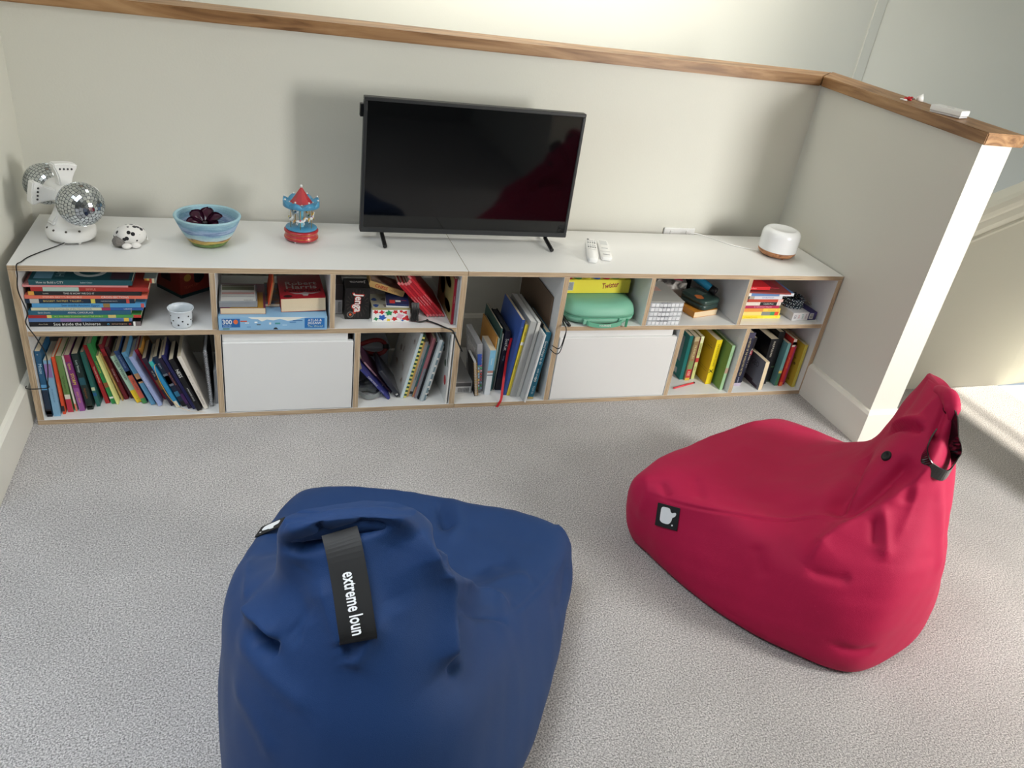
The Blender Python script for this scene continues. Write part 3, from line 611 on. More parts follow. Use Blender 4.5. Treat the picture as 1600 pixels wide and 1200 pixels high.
# --- bottom left bay
PK = []; PKW = .86
G = 'books leaning in the bottom left bay'
book('blue and black thriller paperback at the far left end of the bottom shelf', .024, .018, .018, .236, -.4, (38, 88, 124), bands=[(0, .12, (22, 16, 24)), (.04, .09, (196, 30, 60)), (.12, .42, (26, 44, 66)), (.42, .5, (96, 160, 206))], txt=[('Mosse', .74, .9, (196, 222, 236), .34), ('o', .95, .5, WH, .1)], group=G)
book('pale blue patterned paperback with a purple disc on its spine', .043, .019, .022, .203, -.5, (132, 176, 206), d=.13, bands=[(.70, .94, (146, 116, 172))], txt=[('the secret of the lake', .38, .3, (70, 110, 150), .5), ('winner', .82, .25, (90, 60, 120), .2)], group=G)
book('thin orange-red paperback beside the pale blue one', .0665, .030, .009, .209, -1.2, (226, 84, 48), bands=[(.05, .15, (40, 34, 38))], txt=[('DANGEROUS SECRETS', .45, .6, (250, 170, 110), .6)], group=G)
book('green paperback with a red foot and white band', .0795, .041, .0185, .206, -2.4, (104, 142, 82), bands=[(0, .24, (186, 50, 74)), (.24, .32, (214, 214, 200))], txt=[('The Chocolate Tree', .5, .5, (40, 56, 34), .5)], group=G)
book('very thin cream paperback squeezed beside the green one', .101, .045, .006, .204, -3.8, (222, 216, 200), bands=[(0, .14, (220, 120, 90))], group=G)
book('purple paperback with big yellow title STORM', .110, .045, .0185, .207, -5.3, (124, 52, 118), bands=[(.88, 1, (150, 40, 84)), (0, .42, (150, 84, 152))], txt=[('Quiet', .80, .62, (240, 214, 90), .18), ('STORM', .58, .8, (246, 226, 70), .28), ('EMILY BARR', .25, .5, (228, 170, 96), .32)], group=G)
book('dark green and black paperback with a bird print', .134, .051, .0205, .208, -5.9, (26, 44, 42), bands=[(.45, .58, (30, 84, 96)), (0, .12, (20, 34, 26)), (.04, .07, WH)], txt=[('Lucy Strange', .78, .5, (200, 220, 212), .3), ('Nightingale', .3, .5, (150, 92, 40), .4)], group=G)
book('thin teal paperback half hidden beside the dark green one', .1585, .069, .0125, .204, -7.0, (44, 104, 96), bands=[(.30, .36, (214, 220, 180)), (.2, .26, (30, 90, 140))], group=G)
book('thin bright red paperback with white title', .177, .086, .0145, .222, -10.6, (168, 34, 36), txt=[('The Little Red Foxes', .5, .6, (240, 214, 190), .6)], group=G)
book('tall bright green paperback with gold title', .196, .082, .0145, .230, -12.0, (52, 140, 74), bands=[(.09, .12, (240, 240, 230)), (.28, .36, (150, 90, 50))], txt=[('Lizzie and Lucky', .62, .55, (210, 210, 90), .5)], group=G)
book('slim pale yellow booklet beside the green paperback', .2125, .078, .008, .188, -12.6, (232, 232, 150), group=G)
book('brown and gold magazine leaning behind the yellow booklet', .2225, .100, .005, .185, -14.5, (176, 140, 84), group=G)
book('dark red paperback with white title leaning left', .232, .107, .0135, .216, -15.4, (120, 22, 36), bands=[(.8, .92, (200, 40, 60))], txt=[('Goodnight Stories', .45, .6, (230, 200, 200), .5)], group=G)
book('maroon hardback leaning against the dark red paperback', .2475, .112, .014, .205, -16.6, (74, 24, 40), group=G)
book('mint green paperback with a yellow foot titled Little Women', .271, .084, .0205, .187, -19.0, (172, 204, 182), bands=[(0, .27, (240, 202, 40))], txt=[('Little Women', .70, .78, (50, 70, 60), .42), ('o', .08, .4, BK, .1)], group=G)
book('navy blue and brick red paperback beside the mint green one', .2955, .077, .0175, .210, -18.6, (44, 72, 122), bands=[(0, .1, (70, 140, 80)), (.1, .62, (206, 96, 74)), (.54, .62, (220, 206, 190))], txt=[('THE OUTSIDER', .80, .5, (150, 176, 214), .3), ('GIRL GONE', .36, .55, (130, 40, 40), .3)], group=G)
book('light blue paperback with illustrated spine', .3225, .066, .0165, .212, -19.4, (94, 152, 190), bands=[(.42, .6, (196, 150, 110)), (.45, .5, (70, 110, 80))], group=G)
book('lilac and pale blue paperback with white title', .3455, .057, .0135, .201, -21.0, (158, 172, 214), txt=[('Girls of Steel', .5, .6, (236, 236, 250), .4)], group=G)
book('crimson paperback behind the lilac one', .3600, .100, .0105, .205, -21.4, (170, 40, 66), group=G)
book('orange-yellow paperback leaning deeper in the bay', .3730, .105, .010, .208, -21.6, (206, 146, 60), group=G)
book('dark plum and brown paperback behind the curved yellow card', .3830, .056, .0155, .196, -21.8, (48, 36, 56), bands=[(.35, .55, (120, 82, 40))], txt=[('MY LIFE', .68, .5, WH, .25)], group=G)
book('bright blue paperback with a white label near its foot', .4015, .043, .0135, .190, -21.6, (44, 140, 190), bands=[(0, .14, (216, 214, 200)), (.9, 1, (60, 180, 170))], group=G)
book('black and grey paperback with red badge and running figure', .4185, .050, .0165, .204, -21.6, (36, 52, 76), bands=[(.42, .66, (140, 148, 160)), (.46, .62, (170, 40, 44)), (.2, .3, (60, 140, 180)), (0, .1, BK)], txt=[('Grave', .82, .6, (200, 210, 230), .2)], group=G)
book('black paperback with purple swirling title', .4390, .034, .0125, .208, -21.8, (34, 24, 52), bands=[(.1, .3, (70, 30, 90))], txt=[('The Boy from Earth', .6, .6, (196, 120, 90), .6)], group=G)
book('navy paperback with small purple specks', .4535, .030, .0115, .222, -21.6, (36, 36, 92), group=G)
book('black paperback with large white letters NESS', .4680, .018, .0175, .210, -20.8, (20, 20, 24), txt=[('NESS', .73, 1.0, WH, .4), ('A MONSTER CALLS', .32, .42, WH, .36)], hard=False, group=G)
book('white paperback leaning at the end of the row, black title', .4890, .028, .0145, .214, -19.2, (226, 218, 206), d=.15, txt=[('BODY BLOWING', .22, .6, (150, 140, 134), .34), ('o', .5, .6, BK, .1), ('pan', .62, .35, (60, 50, 50), .2)], group=G)
PK_END = PK[0]; PK = None
# thin bent card round the middle books
vs = cr([(.356, .048, .205), (.351, .05, .196), (.354, .05, .17), (.365, .048, .13), (.385, .046, .08), (.41, .045, .045), (.445, .035, .026), (.49, .02, .0205)], 5)
bm = bmesh.new(); rr = []
for v in vs: rr.append([bm.verts.new((v[0]+a, v[1]+b, v[2])) for a, b in ((0, -.002), (.0016, -.002), (.0016, .002), (0, .002))])
for a, b in zip(rr, rr[1:]):
    for k in range(4): bm.faces.new((a[k], a[(k+1) % 4], b[(k+1) % 4], b[k]))
bm.faces.new(rr[0][::-1]); bm.faces.new(rr[-1]); bmesh.ops.recalc_face_normals(bm, faces=bm.faces)
for v in bm.verts: v.co.y = .008+(v.co.y-.03)*.15
prop(bmobj('bent_card', bm, mat((226, 176, 70), .5)), 'thin curved yellow card strip bent round the leaning paperbacks', 'card')
# spiral notebook
def coil(par, x, y, z0, z1, r, n, m, th=.0009):
    bm = bmesh.new()
    for k in range(n):
        z = z0+(z1-z0)*(k+.5)/n
        tube_bm(bm, [(x+r*math.cos(a), y+r*math.sin(a), z+.0006*a) for a in [i/10*6.283 for i in range(11)]], th, 5)
    o = bmobj('wire_coil', bm, m, par, True); o['kind'] = 'stuff'; return o
M_wire = mat((200, 200, 204), .25, 'steel_wire', metal=.9)
t = thing('spiral_notebook', 'large black spiral notebook at the right end of the bottom left bay', 'notebook', M=Matrix.Translation((.506, .036, .0185)) @ Matrix.Rotation(R(-2.5), 4, 'Y'))
box('cover', (0, .008, 0), (.001, .19, .217), M_black, t); box('cover', (.010, .008, 0), (.011, .19, .217), M_black, t)
box('pages', (.0012, .010, .002), (.0098, .188, .215), mat((200, 200, 200), .8), t); coil(t, .0055, .004, .005, .212, .0065, 26, M_wire)
t = thing('photo_frame', 'small pale grey frame standing behind the spiral notebook', 'frame', (.523, .06, .0185))
box('frame', (0, 0, 0), (.009, .12, .13), mat((150, 152, 156), .4), t, .001); box('backing_board', (-.0008, .01, .01), (-.0001, .11, .12), mat((120, 122, 128), .6), t)
# folded purple card on top of the leaning books
t = thing('paper_bag', 'pink and purple folded paper bag lying behind the red paperbacks', 'paper bag', M=Matrix.Translation((.262, .20, .2615)) @ Matrix.Rotation(R(28), 4, 'X') @ Matrix.Rotation(R(-6), 4, 'Y'))
box('paper', (-.028, 0, 0), (.030, .006, .046), mat((132, 40, 104), .5), t, .002); text('lettering', 'R', .022, FR(-.006, -.0002, .03, (1, 0, 0), (0, 0, 1)), mat((220, 150, 200), .5), t)
text('lettering', 'X', .018, FR(.006, -.0002, .013, (1, 0, 0), (0, 0, 1)), mat((220, 150, 200), .5), t)

# --- top left bay: stack of large flat books
G = 'stack of picture books in the top left bay'
z = .3315
def st_(label, x0, x1, th, cover, **k):
    global z
    o = flat(label, x0, x1, .03, z, z+th, cover, group=G, **k); z += th+.0006; return o
st_('black hardback titled See inside the Universe, lowest of the stack', .021, .324, .0150, (20, 20, 26), d=.25, hard=True, bands=[(.95, 1, (120, 110, 110)), (.93, .95, WH)], txt=[('See inside the Universe', .42, .9, WH, .42), ('Alex Frith', .12, .4, (200, 190, 170), .12), ('and Lee Cosgrove', .8, .38, (220, 180, 150), .14), ('o', .70, .9, (90, 170, 210), .1), ('o', .9, .9, (210, 60, 60), .1)])
st_('blue and lilac book just above the black one', .021, .300, .0118, (92, 124, 176), d=.22, bands=[(.3, .5, (140, 120, 170)), (.92, .97, (226, 190, 80))], txt=[('Peeps', .64, .9, (40, 70, 120), .12), ('edited by Tony', .82, .6, (40, 70, 120), .2)])
st_('thin green book with red ends in the left stack', .022, .327, .0100, (78, 156, 84), d=.24, bands=[(0, .16, (170, 40, 40)), (.16, .2, (226, 206, 110)), (.7, .77, (214, 196, 120)), (.93, 1, (190, 60, 50))], txt=[('ALL YOU NEED TO KNOW ABOUT THE WORLD', .44, .6, (214, 220, 120), .46)])
st_('teal book titled Animal Camouflage with a green back', .024, .300, .0138, (44, 98, 124), d=.24, txt=[('ANIMAL CAMOUFLAGE', .50, .6, WH, .25), ('Sarah Dennis', .15, .45, WH, .12)])
st_('cream and blue First Encyclopedia of the human body', .033, .335, .0095, (52, 92, 160), d=.24, bands=[(0, .62, (206, 208, 178)), (.62, .7, (160, 50, 90))], txt=[('First Encyclopedia of the Human body', .34, .8, (70, 90, 140), .5), ('USBORNE', .86, .55, WH, .08)])
st_('light blue book titled See inside Ancient Egypt', .037, .342, .0130, (84, 156, 206), d=.24, hard=True, bands=[(.62, .68, (150, 120, 70)), (.96, .99, (200, 90, 90))], txt=[('See inside Ancient Egypt', .42, .8, (40, 70, 120), .36)])
st_('navy book titled BIGGEST FASTEST TALLEST', .022, .314, .0140, (30, 48, 68), d=.24, bands=[(.04, .12, (190, 190, 186)), (.59, .63, (210, 200, 90)), (.92, .95, (200, 80, 70))], txt=[('BIGGEST. FASTEST. TALLEST...', .34, .6, (220, 196, 120), .36), ('FASCINATING FACTS', .76, .34, (210, 210, 210), .22)])
st_('coral hardback about incredible cross-sections', .0215, .350, .0105, (226, 116, 94), d=.255, hard=True, txt=[("STEPHEN BIESTY'S INCREDIBLE", .3, .72, (244, 214, 196), .42), ('CROSS-SECTIONS', .73, .9, WH, .3)])
st_('black hardback titled THIS IS HOW WE DO IT', .033, .334, .0125, (40, 38, 40), d=.245, hard=True, bands=[(0, .05, (220, 160, 70))], txt=[('THIS IS HOW WE DO IT', .44, .62, WH, .28), ('Lonely', .15, .45, (220, 220, 210), .12)])
st_('red picture book with a grey corner in the left stack', .041, .356, .0130, (168, 52, 46), d=.25, bands=[(0, .1, (170, 40, 40)), (.1, .4, (176, 196, 186))], txt=[('SIMPLE', .5, .7, (226, 150, 130), .15)])
st_('thin pink book beneath the topmost teal one', .0215, .300, .0055, (226, 150, 150), d=.24)
o = st_('teal hardback titled How to Build a City, topmost of the stack', .039, .312, .0165, (32, 86, 96), d=.235, hard=True, txt=[('How to Build a CITY', .2, .62, WH, .26), ('Isabel Otter', .55, .4, (200, 220, 220), .3)])
zt = z
for px_, py_, s_, c_ in ((.19, .08, .05, (220, 226, 224)),):
    bm = bmesh.new(); lathe_bm(bm, [(.032, .0001), (.046, .0001), (.046, .0004), (.032, .0004), (.032, .0001)], 28, 0, Matrix.Translation((0, 0, 0)))
    bmesh.ops.transform(bm, matrix=Matrix.Translation((.0166, .07, .120)) @ Matrix.Rotation(R(90), 4, 'Y'), verts=bm.verts); bmobj('cover_print', bm, mat(c_, .5), o)
box('cover_print', (.0166, .01, .215), (.0169, .16, .262), mat((120, 172, 196), .5), o); box('cover_print', (.0166, .008, .01), (.0169, .12, .06), mat((74, 50, 62), .5), o)
text('cover_lettering', 'HO', .034, FR(.0168, .05, .195, (0, 1, 0), (0, 0, 1)), mat((170, 200, 206), .5), o)
# grey binder with a striped edge behind the stack
t = thing('binder', 'grey folder with striped tape end behind the stack of picture books', 'folder', (.352, .05, .435))
t.location = (.338, .085, .4505); box('cover', (0, 0, 0), (.034, .22, .003), mat((140, 152, 148), .5), t); box('cover', (0, 0, .014), (.034, .22, .017), mat((140, 152, 148), .5), t)
box('spine', (.031, 0, .003), (.034, .22, .014), mat((170, 176, 170), .5), t)
for i, c_ in enumerate([(226, 150, 60), (240, 220, 120), (200, 70, 50), (240, 230, 200)]): box('striped_tape', (.002+i*.007, -.0006, .001), (.009+i*.007, 0, .016), mat(c_, .5), t)
# --- enamel cup and game box, top left bay
t = thing('enamel_cup', 'white enamel cup with black dots beside the stack of picture books', 'cup', (.441, .034, .3315))
lathe('bowl', [(0, .0005), (.028, .0005), (.0305, .004), (.0325, .03), (.0335, .050), (.038, .058), (.0395, .061), (.0375, .0615), (.0325, .053), (.031, .03), (.029, .0065), (0, .004)], mat((222, 230, 236), .2, coat=.4), t, 36)
k = 0
for zz, n, off in ((.014, 7, 0), (.027, 7, .45), (.041, 7, .1)):
    for i in range(n):
        a = 2*math.pi*(i+off)/n; r_ = .0318+(zz-.014)*.045
        F = Matrix.Translation((r_*math.cos(a), r_*math.sin(a), zz)) @ Vector((math.cos(a), math.sin(a), -.05)).to_track_quat('Z', 'Y').to_matrix().to_4x4()
        lathe('dot', [(0, .0008), (.0024, .0007), (.0027, -.0006)], mat((20, 20, 24), .3), t, 10, F); k += 1
lathe('contents', [(0, .012), (.027, .012)], mat((150, 140, 90), .7, var=.4, vscale=80), t, 20)
t = thing('game_box', 'red game box with a dark creature print at the back of the left upper bay', 'box', M=Matrix.Translation((.428, .232, .3315)) @ Matrix.Rotation(R(40), 4, 'Z'))
box('box_base', (0, 0, 0), (.12, .13, .012), mat((20, 62, 66), .5), t); box('lid', (-.0005, -.0005, .0122), (.1205, .1305, .115), mat((150, 44, 28), .45), t)
poly('cover_print', [(.05+.02*math.cos(a)*(1+.2*math.cos(3*a)), .05+.022*math.sin(a)) for a in [i/14*6.283 for i in range(14)]], .0004, FR(0.02, -.0006, 0.012, (1, 0, 0), (0, 0, 1)), mat((24, 20, 22), .5), t)
poly('cover_print', [(.014*math.cos(a), .013*math.sin(a)) for a in [i/12*6.283 for i in range(12)]], .0004, FR(.028, -.0006, .068, (1, 0, 0), (0, 0, 1)), mat((206, 150, 60), .5), t)
text('lettering', 'TEAM UP', .014, FR(.04, -.0006, .035, (1, 0, 0), (0, 0, 1)), mat((190, 90, 60), .5), t)
poly('side_print', [(0, 0), (.05, 0), (.05, .028), (0, .028)], .0004, FR(-.0006, .10, .045, (0, -1, 0), (0, 0, 1)), mat((60, 24, 24), .5), t)

# --- second upper bay: puzzle box, CDs, thick paperbacks
t = thing('puzzle_box', 'pale blue jigsaw box with 300 pieces label, under the paperbacks', 'puzzle box', (.5515, -.008, .3315))
box('box_base', (.001, .001, 0), (.332, .25, .02), mat((150, 190, 220), .5), t); lid = box('lid', (0, 0, .003), (.333, .251, .047), mat((138, 182, 216), .45), t, .0006)
def pr_(name, x0, x1, z0, z1, c_, par=None): return poly(name, [(x0, z0), (x1, z0), (x1, z1), (x0, z1)], .0003, FR(0, 0, 0, (1, 0, 0), (0, 0, 1)), mat(c_, .5), par or t)
pr_('label_print', .010, .064, .011, .041, (34, 98, 164)); text('lettering', '300', .023, FR(.0255, -.0003, .029, (1, 0, 0), (0, 0, 1)), mat(WH, .5), t, width=.028, bold=.01)
text('lettering', 'PIECES', .008, FR(.026, -.0003, .0155, (1, 0, 0), (0, 0, 1)), mat((170, 200, 226), .5), t)
poly('balloon_print', [(.051+.007*math.cos(a), .030+.008*math.sin(a)) for a in [i/12*6.283 for i in range(12)]], .0002, FR(0, -.0003, 0, (1, 0, 0), (0, 0, 1)), mat((226, 110, 60), .5), t)
pr_('label_print', .262, .325, .007, .042, (34, 110, 180)); text('lettering', 'ATLAS &', .0115, FR(.294, -.0003, .035, (1, 0, 0), (0, 0, 1)), mat(WH, .5), t, bold=.01)
text('lettering', 'JIGSAW', .0125, FR(.293, -.0003, .0245, (1, 0, 0), (0, 0, 1)), mat(WH, .5), t, bold=.01); text('lettering', 'The World', .0105, FR(.294, -.0003, .013, (1, 0, 0), (0, 0, 1)), mat((190, 214, 190), .5), t, shear=.3)
poly('snow_print', [(.088, .046), (.10, .040), (.118, .039), (.130, .031), (.145, .038), (.165, .035), (.185, .040), (.21, .033), (.235, .037), (.255, .043), (.28, .046)], .0003, FR(0, 0, 0, (1, 0, 0), (0, 0, 1)), mat((232, 232, 224), .5), t)
for x_, z_, w_, h_, c_ in [(.075, .032, .02, .004, (206, 84, 50)), (.085, .026, .012, .003, WH), (.112, .028, .009, .005, (230, 236, 240)), (.120, .020, .012, .004, (90, 100, 110)), (.155, .024, .006, .007, WH), (.178, .024, .016, .005, (70, 150, 150)), (.225, .028, .02, .004, (90, 140, 190)), (.24, .034, .03, .003, (60, 110, 160)), (.20, .018, .014, .003, (180, 210, 230)), (.09, .012, .012, .002, (80, 130, 180)), (.022, .006, .02, .003, (60, 110, 70))]:
    pr_('picture_print', x_-w_/2, x_+w_/2, z_-h_/2, z_+h_/2, c_)
poly('penguin_print', [(.164, .003), (.168, .009), (.174, .010), (.180, .003)], .0003, FR(0, 0, 0, (1, 0, 0), (0, 0, 1)), mat((40, 44, 50), .5), t)
def fat(label, x0, x1, y, z0, z1, d, cover, yaw, spine_side='l', tilt=0):
    """thick paperback lying flat with its page edges to the front"""
    t = thing('book', label, 'book', M=Matrix.Translation((x0, y, z0)) @ Matrix.Rotation(R(yaw), 4, 'Z') @ Matrix.Rotation(R(tilt), 4, 'Y')); w = x1-x0; h = z1-z0
    bm = bmesh.new(); bbox(bm, (0, 0, 0), (w, d, .0008)); bbox(bm, (0, 0, h-.0008), (w, d, h))
    bbox(bm, (0, 0, .0008), (.0008, d, h-.0008)) if spine_side == 'l' else bbox(bm, (w-.0008, 0, .0008), (w, d, h-.0008))
    bmobj('cover', bm, mat(cover, .35), t); box('pages', (.001, .001, .0009), (w-.001, d-.001, h-.0009), mat((226, 204, 170), .85, bump=.4, bscale=600), t); return t
zz = .3787
t = fat('thick paperback with cream pages lying under the clear CD case', .5575, .694, .012, zz, zz+.022, .19, (110, 40, 70), 0)
box('cover_print', (.03, .0, .0221), (.13, .12, .0224), mat((170, 130, 50), .5), t)
t = thing('disc_case', 'clear plastic CD case with red and white back print lying flat', 'disc case', M=Matrix.Translation((.555, .014, .4015)) @ Matrix.Rotation(R(.5), 4, 'Z'))
box('case', (0, 0, 0), (.115, .135, .020), mat((170, 176, 182), .12, alpha=.55), t, .0015); ins = box('inlay', (.005, .004, .0202), (.110, .130, .0206), mat((196, 196, 192), .35), t)
for y0_, y1_, c_ in [(.118, .128, (96, 88, 74)), (.088, .116, (104, 112, 92)), (.060, .066, (160, 50, 50)), (.048, .050, (90, 60, 60)), (.034, .036, (80, 80, 84))]: box('print', (.008, y0_, .0207), (.107, y1_, .0209), mat(c_, .5), ins)
box('print', (.075, .006, .0207), (.100, .014, .0209), mat((60, 60, 60), .5), ins)
for k in range(10): box('barcode_bar', (.076+k*.0024, .0065, .0209), (.0772+k*.0024, .0135, .0211), mat(WH, .5), ins)
# orange booklet, standing open behind the case
t = thing('booklet', 'orange and brown booklet standing open beside the clear CD case', 'booklet', M=Matrix.Translation((.7215, .10, .3925)) @ Matrix.Rotation(R(10), 4, 'Y'))
box('cover', (-.02, -.06, 0), (-.018, .10, .088), mat((206, 70, 34), .5), t); box('pages', (-.0175, -.055, .001), (-.012, .09, .080), mat((150, 110, 70), .7), t)
t = thing('book', 'dark landscape picture book lying flat at the back of the jigsaw box', 'book', (.693, .065, .3792)); book_ = box('cover', (0, 0, 0), (.046, .17, .012), ramp_mat('landscape_print', [(.2, (28, 36, 52)), (.45, (90, 104, 122)), (.6, (130, 92, 50)), (.8, (60, 66, 78))], (1, 1, 1), 28, 5, 0, .4), t)
box('pages', (.001, -.0006, .002), (.045, 0, .010), mat(PAGE, .8), t)
t = fat('fat crimson thriller paperback with cream pages facing out', .742, .884, .026, zz, zz+.047, .19, (158, 22, 34), 2.0, tilt=-1.5)
L_ = mat((206, 200, 194), .5); kk = mat((40, 14, 14), .5)
text('cover_lettering', 'Robert', .036, FR(.072, .118, .0471, (1, 0, 0), (0, 1, 0)), L_, t, width=.11, bold=.015)
text('cover_lettering', 'Harris', .040, FR(.072, .088, .0471, (1, 0, 0), (0, 1, 0)), L_, t, width=.125, bold=.015)
text('cover_lettering', 'Fatherland', .028, FR(.074, .060, .0471, (1, 0, 0), (0, 1, 0)), kk, t, width=.115, bold=.015)
poly('emblem_print', [(-.05, .012), (-.02, .004), (-.008, .008), (0, .014), (.008, .008), (.02, .004), (.05, .012), (.03, -.002), (.01, -.004), (.007, -.018), (-.007, -.018), (-.01, -.004), (-.03, -.002)], .0002, FR(.08, .036, .0471, (1, 0, 0), (0, 1, 0)), mat((170, 160, 156), .5), t)
poly('badge_print', [(.014*math.cos(a), .010*math.sin(a)) for a in [i/16*6.283 for i in range(16)]], .0002, FR(.024, .018, .0471, (1, 0, 0), (0, 1, 0)), kk, t)

# --- third upper bay: games and schoolbooks
t = thing('game_box', 'tall black wooden-block game box standing on end', 'box', M=Matrix.Translation((.9495, .068, .3315)))
box('carton', (0, 0, 0), (.082, .082, .115), mat((20, 18, 18), .4), t, .0006)
for k in range(20):
    a = 2*math.pi*k/20+.1
    if abs(math.cos(a)) > .0:
        r0, r1 = .026, .052; w_ = .035
        pts = [(r0*math.cos(a-w_), r0*math.sin(a-w_)), (r1*math.cos(a-w_)*.72, r1*math.sin(a-w_)), (r1*math.cos(a+w_)*.72, r1*math.sin(a+w_)), (r0*math.cos(a+w_), r0*math.sin(a+w_))]
        poly('ray_print', pts, .0002, FR(.041, -.0001, .058, (1, 0, 0), (0, 0, 1)), mat((58, 50, 46), .5), t)
F = FR(.044, -.0002, .060, (-.05, 0, -1), (1, 0, -.05))
text('lettering', 'Jenga', .040, F @ Matrix.Translation((0, 0, 0)), mat((196, 50, 36), .5), t, width=.074, bold=.05)
text('lettering', 'Jenga', .036, F @ Matrix.Translation((0, 0, .0004)), mat(WH, .5), t, width=.068, bold=.022)
text('lettering', 'Jenga', .026, FR(.045, .050, .1152, (-1, 0, 0), (0, -1, 0)), mat((196, 192, 190), .5), t, width=.055, bold=.03)
lathe('badge', [(0, .0006), (.0045, .0006)], mat((216, 100, 50), .5), t, 14, FR(.018, -.0001, .018, (1, 0, 0), (0, 0, 1)))
lathe('badge', [(.008, .0005), (.0115, .0005)], mat((110, 106, 104), .5), t, 18, FR(.018, -.0001, .018, (1, 0, 0), (0, 0, 1)))
pr_('label', .026, .036, .020, .040, (190, 70, 50))
# dark box with a barcode label behind the black game box
t = thing('carton', 'dark carton with a white barcode label, squeezed behind the black game box', 'box', (.9125, .11, .3315))
box('carton', (0, 0, 0), (.034, .14, .11), mat((44, 36, 36), .5), t); pr_('barcode_label', .002, .032, .002, .052, (200, 200, 204))
for k in range(9): pr_('barcode_bar', .018, .030, .006+k*.0046, .0085+k*.0046, (120, 120, 126))
# tin with dancing coloured shapes: plain blots in the same colours
t = thing('tin_box', 'white box covered in red, blue and green blots, below the tilted chess box', 'box', (1.0385, .045, .3315))
box('box_base', (0, 0, 0), (.128, .118, .046), mat((234, 234, 230), .35), t, .0006); box('lid', (-.001, -.001, .0462), (.129, .119, .052), mat((150, 140, 90), .35), t, .0006)
box('lid_print', (0, 0, .0521), (.128, .118, .0525), mat((170, 168, 150), .4), t)
rs = random.Random(5); cs = [(196, 36, 44), (40, 90, 176), (36, 140, 84), (232, 206, 60), (226, 170, 190)]
for i, (cx, cz, r_) in enumerate([(.012, .038, .008), (.034, .017, .012), (.056, .034, .011), (.076, .012, .009), (.094, .022, .012), (.112, .036, .007), (.116, .014, .011), (.013, .012, .007), (.056, .008, .006), (.078, .038, .008), (.098, .04, .006), (.104, .006, .004), (.032, .037, .008)]):
    n = 14; ph = rs.random()*6; kx = rs.choice((3, 4, 5))
    pts = [(cx+r_*(1+.32*math.sin(kx*a+ph))*math.cos(a), min(.045, max(.001, cz+r_*.8*(1+.32*math.sin(kx*a+ph))*math.sin(a)))) for a in [q/n*6.283 for q in range(n)]]
    poly('blot_print', pts, .0003, FR(0, 0, 0, (1, 0, 0), (0, 0, 1)), mat(cs[i % 5 if i % 3 else (i*2) % 3], .5), t)
for i in range(8):
    poly('lid_blot', [(.009*(1+.3*math.sin(3*a+i))*math.cos(a), .012*math.sin(a)) for a in [q/12*6.283 for q in range(12)]], .0002, Matrix.Translation((.014+(i % 4)*.033, .02+(i//4)*.05, .0526)), mat([(40, 70, 130), (120, 110, 100), (60, 80, 110), (170, 150, 60)][i % 4], .5), t)
t = thing('game_case', 'slim dark blue boxed game lying askew on the blotted tin', 'box', M=Matrix.Translation((1.085, .055, .3846)) @ Matrix.Rotation(R(-6), 4, 'Z'))
box('tray', (0, 0, 0), (.078, .10, .004), mat((228, 226, 220), .5), t); box('lid', (.001, .001, .0042), (.077, .099, .012), mat((36, 48, 92), .4), t)
for i, c_ in enumerate([(214, 60, 60), (232, 232, 228), (200, 80, 90)]): box('print', (.012+.02*i, .004+.012*i, .0121), (.03+.02*i, .03, .0125), mat(c_, .5), t)
t = thing('wooden_box', 'yellow card box of a chess game tilted on the blue game', 'box', M=Matrix.Translation((1.0355, .118, .4510)) @ Matrix.Rotation(R(-4), 4, 'Z') @ Matrix.Rotation(R(17), 4, 'Y'))
box('carton', (0, 0, -.020), (.128, .085, 0.002), mat((214, 176, 112), .5), t, .001); text('lettering', 'CHESS', .016, FR(.045, -.0001, -.009, (1, 0, 0), (0, 0, 1)), mat((196, 60, 40), .5), t, bold=.02); text('lettering', 'GAME', .009, FR(.085, -.0001, -.010, (1, 0, 0), (0, 0, 1)), mat((150, 110, 70), .5), t)
box('lid_print', (.004, .004, .0021), (.124, .081, .0024), ramp_mat('game_cover_print', [(.3, (70, 60, 60)), (.5, (150, 120, 100)), (.7, (190, 180, 170))], (1, 1, 1), 30, 4), t)
# black straps of a small bag hanging beside the tin
t = thing('webbing_strap', 'bunch of black webbing straps hanging beside the blotted tin', 'strap', (1.172, .040, .3315))
for i in range(4):
    x_ = .006*i; ribbon('strap_loop', [(x_, 0, .075), (x_+.002, -.006, .05), (x_, -.004, .02), (x_+.003, .004, .004), (x_+.006, .012, .010), (x_+.004, .018, .03), (x_+.001, .015, .05)], (1, .3, 0), .009, .0015, M_black, t)
tube('drawstring', [(.012, -.002, .012), (.03, -.003, .0035), (.055, .0, .006), (.085, -.02, .004), (.11, -.05, .004), (.130, -.066, .002), (.140, -.072, -.014), (.155, -.073, -.045), (.172, -.073, -.078)], .0028, M_black, t, 8, 6)
lathe('knot', [(0, -.005), (.004, -.003), (.0052, 0), (.004, .003), (0, .005)], M_black, t, 12, Matrix.Translation((.056, 0, .0075)) @ Matrix.Rotation(R(80), 4, 'Y'))
